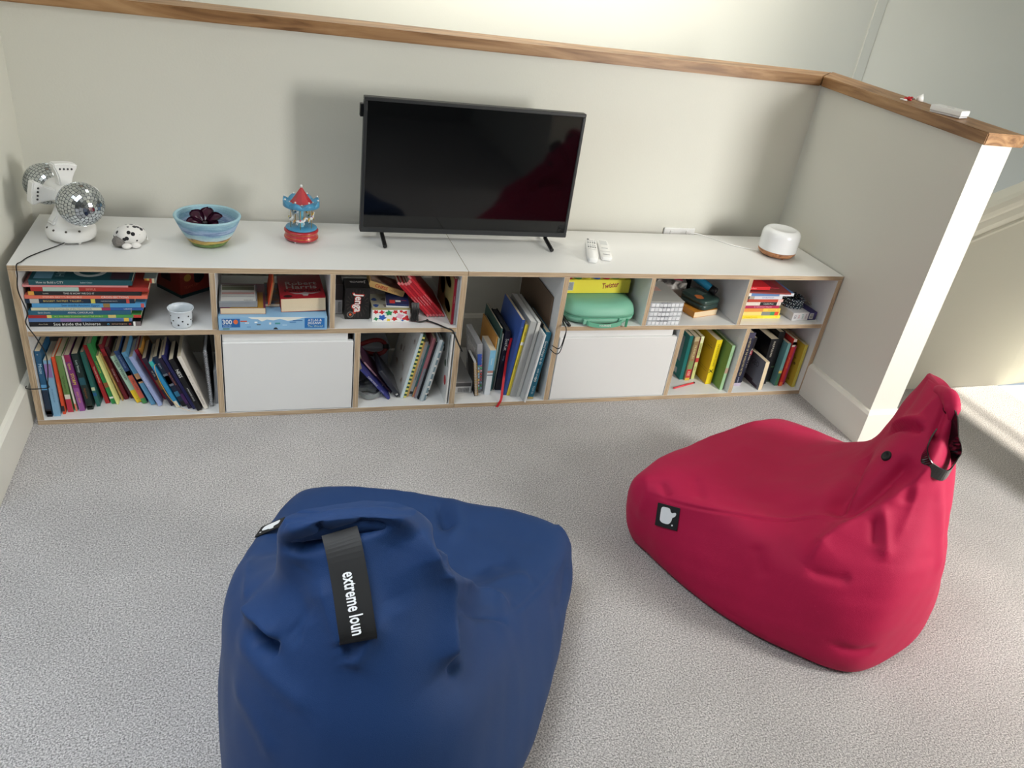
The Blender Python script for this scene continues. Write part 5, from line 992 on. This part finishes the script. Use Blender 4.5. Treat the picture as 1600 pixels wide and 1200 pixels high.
t = thing('pen', 'coral red pen lying on the shelf in front of the teal book', 'pen', M=Matrix.Translation((2.276, .046, .0222)) @ Matrix.Rotation(R(18), 4, 'Z') @ Matrix.Rotation(R(90), 4, 'Y'))
lathe('barrel', [(0, 0), (.0036, .001), (.0036, .116), (0, .117)], mat((226, 64, 76), .35), t, 14); lathe('end_plug', [(0, .117), (.0038, .117), (.0038, .123), (0, .124)], M_black, t, 14)
G = 'books in the lowest right-hand bay'
book('thick paperback with an icy blue edge against the divider', 2.5240, .052, .0290, .220, -.2, (150, 206, 226), d=.17, group=G, bands=[(.3, .4, (40, 80, 110)), (.6, .75, (60, 120, 150))])
book('thick navy hardback with small white lettering', 2.5600, .051, .0350, .250, -.6, (30, 34, 56), d=.19, hard=True, group=G, bands=[(.9, 1, (70, 66, 90)), (0, .06, (190, 180, 200))], txt=[('A HISTORY OF THE WORLD FOR THE TEEN', .55, .38, (206, 190, 150), .7), ('puzzle', .12, .3, (180, 180, 200), .14)])
book('black paperback with white and red title beside the navy hardback', 2.5990, .078, .0210, .214, 2.0, (30, 26, 34), d=.15, group=G, bands=[(.62, .72, (150, 40, 60))], txt=[('THE SPIN LAX', .55, .7, (226, 214, 200), .7)])
book('small grey paperback with cream pages facing out', 2.6585, .012, .0200, .134, -2.0, (116, 116, 126), d=.13, out=True, group=G, page=(232, 214, 180), side=[('t', 'GEO', .035, .5, .72, (60, 60, 70), .4), ('r', 0, .6, 0, .18, (70, 54, 66)), ('r', .6, .9, 0, .10, (70, 54, 66))])
book('thick black paperback with pale author lettering', 2.6880, .058, .0380, .216, -1.6, (16, 18, 24), d=.17, group=G, txt=[('PHILIP PULLMAN', .78, .34, (200, 196, 180), .34), ('o', .45, .7, (150, 120, 80), .14)])
book('black hardback pushed back beside the thick black paperback', 2.7270, .075, .0300, .240, -.5, (12, 14, 16), d=.18, hard=True, group=G, bands=[(0, .03, (50, 70, 50)), (.3, .32, (60, 90, 60))])
book('slim grey-teal paperback beside the red one', 2.7590, .042, .0150, .203, -.2, (110, 160, 160), d=.15, group=G, bands=[(0, .3, (60, 110, 80)), (.3, .36, (220, 190, 90))])
book('red paperback with a white top and orange title', 2.7790, .038, .0155, .225, -.4, (206, 50, 44), d=.15, group=G, bands=[(.84, 1, (228, 210, 200)), (.88, .94, (180, 40, 40)), (0, .08, (230, 110, 60))], txt=[('JACQUELINE', .5, .6, (240, 150, 90), .5)])
book('magenta pink paperback beside the red one', 2.7980, .049, .0150, .187, -.6, (180, 56, 116), d=.14, group=G)
book('yellow patterned paperback at the right end of the lowest bay', 2.8350, .026, .0150, .203, -1.0, (204, 192, 84), d=.16, group=G, side=[('r', 0, 1, 0, 1, (200, 174, 56))]+[('o', .15+.17*(i % 5), .1+.1*i, .05, .03, (150, 50, 40) if i % 2 else (70, 60, 40)) for i in range(9)]+[('o', .8-.15*(i % 5), .12+.1*i, .04, .02, (120, 90, 30)) for i in range(8)])
# ------------------------------------------------------------------ television
t = thing('television', 'black flat-screen television on two thin feet in the middle of the shelf units', 'television', (1.016, .268, .5405))
TW, TH = .770, .452
zb = .030
bm = bmesh.new()
for a, b in [((0, 0, zb), (TW, .030, zb+.018)), ((0, 0, zb+TH-.012), (TW, .030, zb+TH)), ((0, 0, zb+.0175), (.011, .030, zb+TH-.0115)), ((TW-.011, 0, zb+.0175), (TW, .030, zb+TH-.0115))]: bbox(bm, a, b, .002)
bmobj('bezel', bm, mat((36, 38, 40), .42), t)
box('screen', (.0105, .0035, zb+.0175), (TW-.0105, .012, zb+TH-.0115), mat((4, 5, 7), .06, spec=.5), t)
box('rear_housing', (.02, .031, zb+.03), (TW-.02, .058, zb+TH-.03), M_black, t, .01, 2)
box('side_module', (-.010, .018, zb+.385), (0, .042, zb+.425), M_black, t, .001)
box('sensor', (TW-.036, .0015, zb+.023), (TW-.026, .0036, zb+.033), mat((10, 10, 12), .3), t)
for x in (.078, TW-.078):
    s = 1 if x > .4 else -1
    bm = bmesh.new(); tube_bm(bm, [(x-.0, .018, zb+.012), (x+.0, .012, .022), (x+s*.006*0, -.075, 0.0070)], .0075, 6); tube_bm(bm, [(x, .02, zb+.01), (x, .09, .0070)], .006, 6)
    bmobj('foot', bm, M_black, t)

# ------------------------------------------------------------------ mirror-ball lamp
def mirror_mat():
    m = bpy.data.materials.new('mirror_tile'); m.use_nodes = True; b = m.node_tree.nodes['Principled BSDF']
    b.inputs['Metallic'].default_value = 1; b.inputs['Roughness'].default_value = .12; b.inputs['Base Color'].default_value = rgb(206, 212, 216); return m
M_mir = mirror_mat()
t = thing('disco_lamp', 'white rotating lamp with two mirror balls, standing at the left end', 'lamp', (.132, .220, .5405))
lathe('base', [(0, .006), (.060, .006), (.068, .012), (.071, .024), (.070, .036), (.064, .045), (.052, .048), (.048, .050), (.040, .066), (.030, .086), (.026, .100), (0, .100)], M_white, t, 44)
for a in (250, 300, 200, 20, 120): lathe('rubber_foot', [(0, 0), (.005, 0), (.006, .010), (0, .012)], M_white, t, 12, Matrix.Translation((.052*math.cos(R(a)), .052*math.sin(R(a)), 0)))
for a in (205, 235, 268, 300):
    lathe('led_hole', [(0, .001), (.0032, .0008), (.0036, -.001)], mat((70, 66, 60), .3), t, 12, Matrix.Translation((.0655*math.cos(R(a)), .0655*math.sin(R(a)), .044)) @ Vector((math.cos(R(a)), math.sin(R(a)), 1.1)).to_track_quat('Z', 'Y').to_matrix().to_4x4())
hub = Vector((-.010, .012, .136)); ax = Vector((.152, -.225, .0)).normalized()
upv = (Vector((0, 0, 1))-ax*ax.z).normalized(); sdv = ax.cross(upv)      # sdv points away to the right
HM = Matrix(((sdv.x, upv.x, ax.x, hub.x), (sdv.y, upv.y, ax.y, hub.y), (sdv.z, upv.z, ax.z, hub.z), (0, 0, 0, 1)))
lathe('hub', [(0, -.060), (.034, -.058), (.038, -.05), (.034, -.02), (.034, .02), (.038, .05), (.034, .058), (0, .060)], M_white, t, 32, HM)
tube('neck', [(0, 0, .085), (-.004, .006, .105), (-.010, .012, .125)], [.027, .026, .026], M_white, t, 18)
for k, ang in enumerate((97, 196, 12, 282)):
    A = HM @ Matrix.Rotation(R(ang), 4, 'Z')
    pts = []
    for s in range(9): u = s/8; pts.append((.028+.058*u, -(.017+.014*u**2.2+.004*u)))
    for s in range(7): u = s/6; a_ = R(-20+40*u); pts.append((.066+.030*math.cos(a_), .0335*(-1+2*u)))
    for s in range(9): u = 1-s/8; pts.append((.028+.058*u, (.017+.014*u**2.2+.004*u)))
    f = poly('fan_arm', pts, .034, A @ Matrix.Translation((0, 0, -.014)), M_white, t)
    bev = bmesh.new(); bev.from_mesh(f.data); bmesh.ops.bevel(bev, geom=bev.edges[:], offset=.004, segments=2, affect='EDGES', clamp_overlap=True); bev.to_mesh(f.data); bev.free()
    for q in range(4): lathe('led_hole', [(0, .0008), (.0028, .0007), (.0033, -.001)], mat((60, 60, 62), .2), f, 10, A @ Matrix.Translation((.080, -.0165+.011*q, .0205)))
def mirror_ball(c, r):
    M = HM @ Matrix.Translation((0, 0, c)); bm = bmesh.new(); bmesh.ops.create_uvsphere(bm, u_segments=40, v_segments=24, radius=r*.985, matrix=M)
    o = bmobj('mirror_ball', bm, mat((96, 100, 102), .4), t, True); bm = bmesh.new(); rs = random.Random(int(c*1000)+3)
    nl = 19
    for i in range(nl):
        th = math.pi*(i+.5)/nl; n = max(4, int(2*math.pi*math.sin(th)/(math.pi/nl))); ph = rs.random()
        for k in range(n):
            p = 2*math.pi*(k+ph)/n; d = Vector((math.sin(th)*math.cos(p), math.sin(th)*math.sin(p), math.cos(th)))
            e1 = Vector((-math.sin(p), math.cos(p), 0)); e2 = d.cross(e1)
            tl = Vector((rs.uniform(-.05, .05), rs.uniform(-.05, .05), rs.uniform(-.05, .05))); nn = (d+tl).normalized(); e1 = (e1-nn*e1.dot(nn)).normalized(); e2 = nn.cross(e1)
            s = r*math.pi/nl*.44; q = [bm.verts.new(M @ (d*r*1.006+e1*a*s+e2*b*s)) for a, b in ((-1, -1), (1, -1), (1, 1), (-1, 1))]; bm.faces.new(q)
            q2 = [bm.verts.new(M @ (d*r*.98+e1*a*s+e2*b*s)) for a, b in ((-1, -1), (1, -1), (1, 1), (-1, 1))]
            for z_ in range(4): bm.faces.new((q[z_], q[(z_+1) % 4], q2[(z_+1) % 4], q2[z_]))
    bmesh.ops.recalc_face_normals(bm, faces=bm.faces)
    g = bmobj('mirror_tiles', bm, M_mir, o); g['kind'] = 'stuff'
mirror_ball(.108, .0635); mirror_ball(-.112, .0620)
# its cable: over the front edge, past the books and back round the side
tube('power_cable', [(-.01, -.066, .010), (-.03, -.075, .003), (-.060, -.115, .002), (-.088, -.165, .0025), (-.098, -.200, .0025), (-.106, -.2235, .001), (-.108, -.226, -.03), (-.113, -.228, -.075), (-.099, -.235, -.14), (-.106, -.238, -.175), (-.085, -.240, -.225), (-.070, -.240, -.275), (-.072, -.238, -.33), (-.080, -.236, -.38), (-.082, -.226, -.40), (-.105, -.226, -.404), (-.135, -.232, -.400), (-.150, -.20, -.41), (-.148, -.10, -.44), (-.150, .10, -.47)], .0017, M_black, t, 6, 6)

# ------------------------------------------------------------------ spotted soft toy
def spots():
    m = bpy.data.materials.new('white_plush_black_spots'); m.use_nodes = True; nt = m.node_tree; b = nt.nodes['Principled BSDF']; b.inputs['Roughness'].default_value = .95; b.inputs['Sheen Weight'].default_value = .4
    tc = nt.nodes.new('ShaderNodeTexCoord'); v = nt.nodes.new('ShaderNodeTexVoronoi'); v.inputs['Scale'].default_value = 54; v.inputs['Randomness'].default_value = .75
    nt.links.new(tc.outputs['Object'], v.inputs['Vector']); r = nt.nodes.new('ShaderNodeValToRGB'); r.color_ramp.interpolation = 'CONSTANT'
    r.color_ramp.elements[0].color = rgb(20, 20, 24); r.color_ramp.elements[1].position = .33; r.color_ramp.elements[1].color = rgb(228, 226, 222)
    nt.links.new(v.outputs['Distance'], r.inputs[0]); nt.links.new(r.outputs[0], b.inputs['Base Color']); return m
t = thing('soft_toy', 'small white plush toy with black spots, right of the mirror-ball lamp', 'soft toy', (.300, .185, .5405), (0, 0, R(18)))
blob('body', (0, 0, .030), .044, (1.05, .92, .72), spots(), t, .05, 4)
for s, lb in ((-.020, None), (.006, None)): blob('paw', (s, -.040, .009), .011, (1.3, 1, .8), mat((232, 230, 226), .95), t, .05, 6, 3)
blob('face', (-.038, -.018, .018), .020, (.9, 1.1, .85), mat((120, 116, 112), .9, var=.6, vscale=160), t, .08, 9, 3)
box('tag', (.046, -.010, .012), (.0475, .006, .030), M_white, t); tube('tag_cord', [(.040, 0, .028), (.046, 0, .030), (.047, -.002, .026)], .0008, M_white, t, 5)

# ------------------------------------------------------------------ coiled bowl with flower
def bowl_mat():
    m = bpy.data.materials.new('painted_coil'); m.use_nodes = True; nt = m.node_tree; b = nt.nodes['Principled BSDF']; b.inputs['Roughness'].default_value = .6
    tc = nt.nodes.new('ShaderNodeTexCoord'); sp = nt.nodes.new('ShaderNodeSeparateXYZ'); nt.links.new(tc.outputs['Object'], sp.inputs[0])
    n = nt.nodes.new('ShaderNodeTexNoise'); n.inputs['Scale'].default_value = 16; n.inputs['Detail'].default_value = 5
    mp = nt.nodes.new('ShaderNodeMapping'); mp.inputs['Scale'].default_value = (1, 1, 6); nt.links.new(tc.outputs['Object'], mp.inputs[0]); nt.links.new(mp.outputs[0], n.inputs['Vector'])
    mr = nt.nodes.new('ShaderNodeMapRange'); mr.inputs[2].default_value = .098; nt.links.new(sp.outputs['Z'], mr.inputs[0])
    ad = nt.nodes.new('ShaderNodeMath'); ad.operation = 'MULTIPLY_ADD'; ad.inputs[1].default_value = .5; nt.links.new(n.outputs['Fac'], ad.inputs[0]); nt.links.new(mr.outputs[0], ad.inputs[2])
    sb = nt.nodes.new('ShaderNodeMath'); sb.operation = 'SUBTRACT'; sb.inputs[1].default_value = .25; nt.links.new(ad.outputs[0], sb.inputs[0])
    r = nt.nodes.new('ShaderNodeValToRGB'); e = r.color_ramp.elements
    st = [(0, (120, 150, 84)), (.12, (110, 140, 78)), (.17, (70, 74, 40)), (.20, (206, 190, 104)), (.27, (196, 160, 92)), (.32, (140, 106, 80)), (.36, (196, 214, 214)), (.5, (150, 190, 204)), (.58, (110, 134, 176)), (.66, (164, 186, 214)), (.78, (118, 160, 186)), (.88, (150, 190, 206)), (1, (160, 196, 206))]
    while len(e) < len(st): e.new(.5)
    for i, (p_, c_) in enumerate(st): e[i].position = p_; e[i].color = rgb(*c_)
    nt.links.new(sb.outputs[0], r.inputs[0]); nt.links.new(r.outputs[0], b.inputs['Base Color'])
    w = nt.nodes.new('ShaderNodeTexNoise'); w.inputs['Scale'].default_value = 160; nt.links.new(tc.outputs['Object'], w.inputs['Vector'])
    bp = nt.nodes.new('ShaderNodeBump'); bp.inputs['Strength'].default_value = .6; bp.inputs['Distance'].default_value = .002; nt.links.new(w.outputs['Fac'], bp.inputs['Height']); nt.links.new(bp.outputs[0], b.inputs['Normal'])
    return m
t = thing('coiled_bowl', 'blue and green coiled rope bowl between the soft toy and the carousel', 'bowl', (.527, .205, .5405))
outp = []; N = 22
for i in range(N+1):
    u = i/N; z_ = .001+.094*u; r_ = .046+.056*(u**.62)
    outp.append((r_+.0014*math.sin(u*N*math.pi), z_))
prof = [(0, .001)]
for i in range(N*4+1):
    u = i/(N*4); prof.append((.044+.057*u**.66+.0013*abs(math.sin(u*N*math.pi)), .001+.094*u))
prof.append((.0965, .098))
for i in range(N*4+1):
    u = 1-i/(N*4); prof.append((.037+.057*u**.66-.0012*abs(math.sin(u*N*math.pi)), .007+.088*u))
prof.append((0, .007))
lathe('coiled_wall', prof, bowl_mat(), t, 72)
lathe('inner_lining', [(0, .0085), (.045, .0095), (.062, .022), (.071, .036)], ramp_mat('dark_lining', [(.3, (36, 34, 22)), (.5, (70, 64, 34)), (.65, (104, 62, 40))], (1, 1, 1), 30, 4), t, 40)
fl = thing('flower_ornament', 'dark plum glossy flower with rounded petals lying in the coiled bowl', 'ornament', (.519, .192, .6115), (R(24), R(-4), 0))
M_pl = mat((76, 24, 54), .16, 'plum_glaze', coat=.6)
for k in range(6):
    bm = bmesh.new(); a = 2*math.pi*k/6+.25; Lp = .053
    rows = []
    for i in range(9):
        u = i/8; w_ = .025*math.sin(math.pi*min(1, .08+u*.92))**.7*(.55+.6*u) if i < 8 else .002; zc = .014*u*(1.1-u)*2-.004
        rows.append([bm.verts.new((.006+Lp*u, w_*v, zc+.007*abs(v)**2+.0)) for v in (-1, -.5, 0, .5, 1)])
    for p_, q_ in zip(rows, rows[1:]):
        for j in range(4): bm.faces.new((p_[j], q_[j], q_[j+1], p_[j+1]))
    bmesh.ops.solidify(bm, geom=bm.faces[:], thickness=.003); bmesh.ops.transform(bm, matrix=Matrix.Rotation(a, 4, 'Z') @ Matrix.Rotation(R(-14), 4, 'Y'), verts=bm.verts)
    bmobj('petal', bm, M_pl, fl, True)
blob('centre', (0, 0, .004), .008, (1, 1, .6), mat((20, 10, 18), .3), fl, .1, 2, 2)
lathe('underside', [(0, -.055), (.012, -.053), (.016, -.030), (.012, -.004), (0, 0)], mat((40, 16, 30), .4), fl, 16)

# ------------------------------------------------------------------ carousel music box
t = thing('carousel_toy', 'red and blue toy carousel with white horses, left of the television', 'toy carousel', (.819, .262, .5405))
M_cr = mat((176, 34, 44), .3, 'red_lacquer', coat=.4); M_cb = mat((74, 146, 184), .35, 'blue_lacquer'); M_gd = mat((206, 160, 70), .3, metal=.6); M_cw = mat((226, 228, 226), .35)
lathe('music_base', [(0, .006), (.052, .006), (.056, .010), (.0565, .014), (.054, .016), (.0535, .030), (.0565, .033), (.0565, .037), (.052, .040), (0, .040)], M_cr, t, 40)
for z_ in (.0165, .0305): lathe('gold_ring', [(.0535, z_-.001), (.0552, z_), (.0535, z_+.001)], M_gd, t, 40)
for a in (60, 150, 240, 330): bm = bmesh.new(); ball_bm(bm, (.044*math.cos(R(a)), .044*math.sin(R(a)), .0045), .0045); bmobj('ball_foot', bm, M_cw, t, True)
lathe('turntable', [(0, .041), (.050, .041), (.052, .043), (.051, .046), (0, .0465)], M_cb, t, 40)
lathe('centre_post', [(.010, .046), (.008, .052), (.0072, .09), (.010, .118), (.012, .122)], mat((120, 190, 214), .35), t, 24)
bm = bmesh.new(); prof = []
seg = 64; rg = []
for j, (rr_, z0_, z1_) in enumerate([(.026, .128, .128), (.058, .128, .140), (.0595, .128, .142), (.0595, .119, .119), (.056, .118, .118), (.012, .122, .122)]):
    rg.append([bm.verts.new((rr_*math.cos(2*math.pi*k/seg), rr_*math.sin(2*math.pi*k/seg), z0_+(z1_-z0_)*abs(math.sin(4*2*math.pi*k/seg)))) for k in range(seg)])
for a, b in zip(rg, rg[1:]):
    for k in range(seg): bm.faces.new((a[k], a[(k+1) % seg], b[(k+1) % seg], b[k]))
bm.faces.new(rg[0]); bm.faces.new(rg[-1][::-1]); bmesh.ops.recalc_face_normals(bm, faces=bm.faces); bmobj('canopy_rim', bm, M_cb, t, True)
lathe('roof', [(0, .182), (.004, .178), (.020, .153), (.036, .131), (.038, .128), (0, .128)], M_cr, t, 8, None, False)
bm = bmesh.new(); ball_bm(bm, (0, 0, .184), .0045, (1, 1, 1.2)); bmobj('finial', bm, M_cw, t, True)
for k in range(8):
    a = 2*math.pi*k/8; bm = bmesh.new(); ball_bm(bm, (.057*math.cos(a+.39), .057*math.sin(a+.39), .144), .0032, (1, 1, 1), 8, 6); bmobj('bead', bm, M_cw, t, True)
    bm = bmesh.new(); ball_bm(bm, (.038*math.cos(a), .038*math.sin(a), .130), .0028, (1, 1, 1), 8, 6); bmobj('bead', bm, M_cw, t, True)
tube('scallop_trim', [(.0385*math.cos(x), .0385*math.sin(x), .128+.002*math.cos(8*x)) for x in [i/64*6.283 for i in range(65)]], .0012, M_cw, t, 5)
def horse(a, r_, zc, mane, saddle):
    M = Matrix.Translation((r_*math.cos(a), r_*math.sin(a), zc)) @ Matrix.Rotation(a+math.pi/2, 4, 'Z') @ Matrix.Diagonal((1.25, 1.25, 1.25, 1))
    bm = bmesh.new()
    tube_bm(bm, [(-.011, 0, .000), (-.006, 0, .001), (.0, 0, -.0002), (.006, 0, .001), (.010, 0, .004), (.013, 0, .009), (.0145, 0, .0115), (.018, 0, .0095), (.0195, 0, .008)], [.0028, .0042, .0038, .0040, .0034, .0024, .0024, .0018, .0012], 8)
    for x_, f in ((-.008, -.004), (-.006, -.001), (.006, .006), (.008, .003)):
        s_ = 1 if (x_*1000) % 2 < 1 else -1
        tube_bm(bm, [(x_, s_*.002, -.001), (x_+f*.7, s_*.0025, -.006), (x_+f*.4-.002, s_*.0025, -.011)], [.0016, .0012, .0010], 6)
    for s_ in (-1, 1): tube_bm(bm, [(.0135, s_*.001, .0125), (.0135, s_*.0014, .0150)], [.0009, .0003], 5)
    bmesh.ops.transform(bm, matrix=M, verts=bm.verts); h = bmobj('horse', bm, M_cw, t, True)
    bm = bmesh.new(); tube_bm(bm, [(-.011, 0, .001), (-.015, 0, .003), (-.017, 0, -.001), (-.0165, 0, -.006)], [.0015, .0018, .0016, .0006], 6); tube_bm(bm, [(.008, 0, .006), (.0105, 0, .010), (.0125, 0, .0135)], [.0020, .0020, .0012], 6)
    bmesh.ops.transform(bm, matrix=M, verts=bm.verts); bmobj('mane_and_tail', bm, mat(mane, .5), h, True)
    bm = bmesh.new(); ball_bm(bm, (0, 0, .0022), .0038, (1.1, 1.05, .75), 10, 6); bmesh.ops.transform(bm, matrix=M, verts=bm.verts); bmobj('saddle', bm, mat(saddle, .4), h, True)
    tube('pole', [(r_*math.cos(a), r_*math.sin(a), .046), (r_*math.cos(a), r_*math.sin(a), .121)], .0011, M_gd, t, 6)
for k, (a, m_, s_) in enumerate([(R(262), (206, 150, 60), (196, 110, 120)), (R(332), (214, 170, 60), (196, 120, 160)), (R(40), (214, 170, 60), (70, 140, 90)), (R(120), (120, 90, 60), (70, 110, 150)), (R(195), (214, 190, 70), (120, 120, 130))]):
    horse(a, .036, .074+.008*(k % 2), m_, s_)

# ------------------------------------------------------------------ remotes
t = thing('remote_control', 'white remote control with dark buttons, the left one of the pair', 'remote', M=Matrix.Translation((1.868, .196, .5405)) @ Matrix.Rotation(R(-19), 4, 'Z'))
shell('body', [(.019, .108, 0), (.0215, .1105, .004), (.0215, .1105, .015), (.0195, .1085, .018)], M_white, t, 40, 5)
Bd = mat((70, 72, 76), .4)
for r_ in range(7):
    for c_ in range(4):
        if r_ in (3,): continue
        box('button', (-.0155+c_*.0085, .018+.0125*(6-r_)-.01, .0181), (-.0105+c_*.0085, .024+.0125*(6-r_)-.01, .0192), Bd if r_ in (2, 6) else mat((196, 198, 200), .4), t)
box('power_button', (-.016, .094, .0181), (-.008, .101, .0192), M_black, t); box('print', (-.014, -.012, .0181), (.015, -.010, .0183), mat((150, 150, 150), .5), t)
t = thing('remote_control', 'plain white remote control, the right one of the pair', 'remote', M=Matrix.Translation((1.925, .208, .5405)) @ Matrix.Rotation(R(-17), 4, 'Z'))
shell('body', [(.019, .096, 0), (.021, .098, .003), (.021, .098, .012), (.0195, .0965, .014)], M_white, t, 40, 8)
box('display', (-.014, .040, .0141), (.014, .085, .0146), mat((206, 208, 208), .3), t); box('flap_line', (-.019, -.035, .0141), (.019, -.033, .0144), mat((150, 150, 152), .5), t); box('print', (-.012, -.068, .0141), (.013, -.063, .0144), mat((150, 150, 152), .5), t); box('button', (-.012, .0, .0141), (.012, .004, .0150), mat((170, 172, 174), .4), t)

# ------------------------------------------------------------------ diffuser and socket
t = thing('aroma_diffuser', 'white rounded aroma diffuser on a wooden base, right end of the shelf unit', 'diffuser', (2.697, .218, .5405))
M_cork = ramp_mat('wood_grain_base', [(.3, (120, 72, 44)), (.5, (176, 120, 80)), (.7, (206, 156, 112))], (1, 1, 4), 22, 6, 1.5, .5)
lathe('wooden_base', [(0, .004), (.056, .004), (.066, .008), (.074, .018), (.0765, .028), (0, .028)], M_cork, t, 48)
for a in (30, 150, 270): lathe('foot', [(0, 0), (.004, 0), (.005, .007), (0, .007)], M_cork, t, 10, Matrix.Translation((.05*math.cos(R(a)), .05*math.sin(R(a)), 0)))
lathe('cover', [(.0765, .0285), (.0765, .088), (.0735, .101), (.066, .110), (.055, .1135), (.050, .1125), (.046, .1105), (0, .1095)], mat((236, 238, 240), .25, coat=.3), t, 56)
tube('power_cable', [(-.070, .03, .008), (-.10, .06, .003), (-.15, .095, .0025), (-.20, .165, .0025), (-.235, .205, .004), (-.27, .215, .006), (-.29, .235, -.01)], .0018, M_white, t, 6, 6)
t = thing('wall_socket', 'white double wall socket just above the back edge of the shelf unit', 'socket', (2.318, .4915, .462))
box('plate', (0, -.009, 0), (.147, 0, .088), M_white, t, .003, 2)
for x_ in (.028, .104): box('switch', (x_, -.012, .060), (x_+.014, -.0092, .078), M_white, t, .001)

# ------------------------------------------------------------------ on the oak cap
zc = 1.2035
t = thing('earphone_case', 'small white rounded box on the oak cap, near its free end', 'box', M=Matrix.Translation((2.925, -.145, 1.1945)) @ Matrix.Rotation(R(-68), 4, 'Z'))
box('base', (-.052, -.030, 0), (.052, .030, .006), mat((206, 206, 208), .4), t, .001); box('lid', (-.054, -.031, .0065), (.054, .031, .024), M_white, t, .0015); box('logo_print', (-.012, -.003, .0241), (.012, .003, .0244), mat((176, 178, 182), .4), t)
t = thing('toy_figure', 'tiny red and white plastic toy lying on the oak cap', 'toy', (2.925, .055, 1.198), (0, 0, R(-35)))
ball = bmesh.new()
for c_, r_ in (((0, 0, .010), .0075), ((.010, .006, .012), .006), ((-.010, .002, .008), .006), ((.006, -.008, .008), .005)): ball_bm(ball, c_, r_, (1, 1, 1), 10, 6)
bmobj('red_part', ball, mat((190, 30, 40), .3), t, True)
lathe('cup_part', [(0, 0), (.008, .002), (.014, .022), (.012, .022), (.006, .004)], M_white, t, 18, Matrix.Translation((.024, -.004, .014)) @ Matrix.Rotation(R(72), 4, 'Y'))
tube('white_part', [(-.006, -.012, .004), (-.020, -.014, .005), (-.026, -.002, .004), (-.014, .006, .004), (-.004, -.004, .004)], .0030, M_white, t, 8, 5); tube('link', [(.008, 0, .010), (.020, -.002, .012)], .0026, mat((120, 100, 96), .4), t, 8)
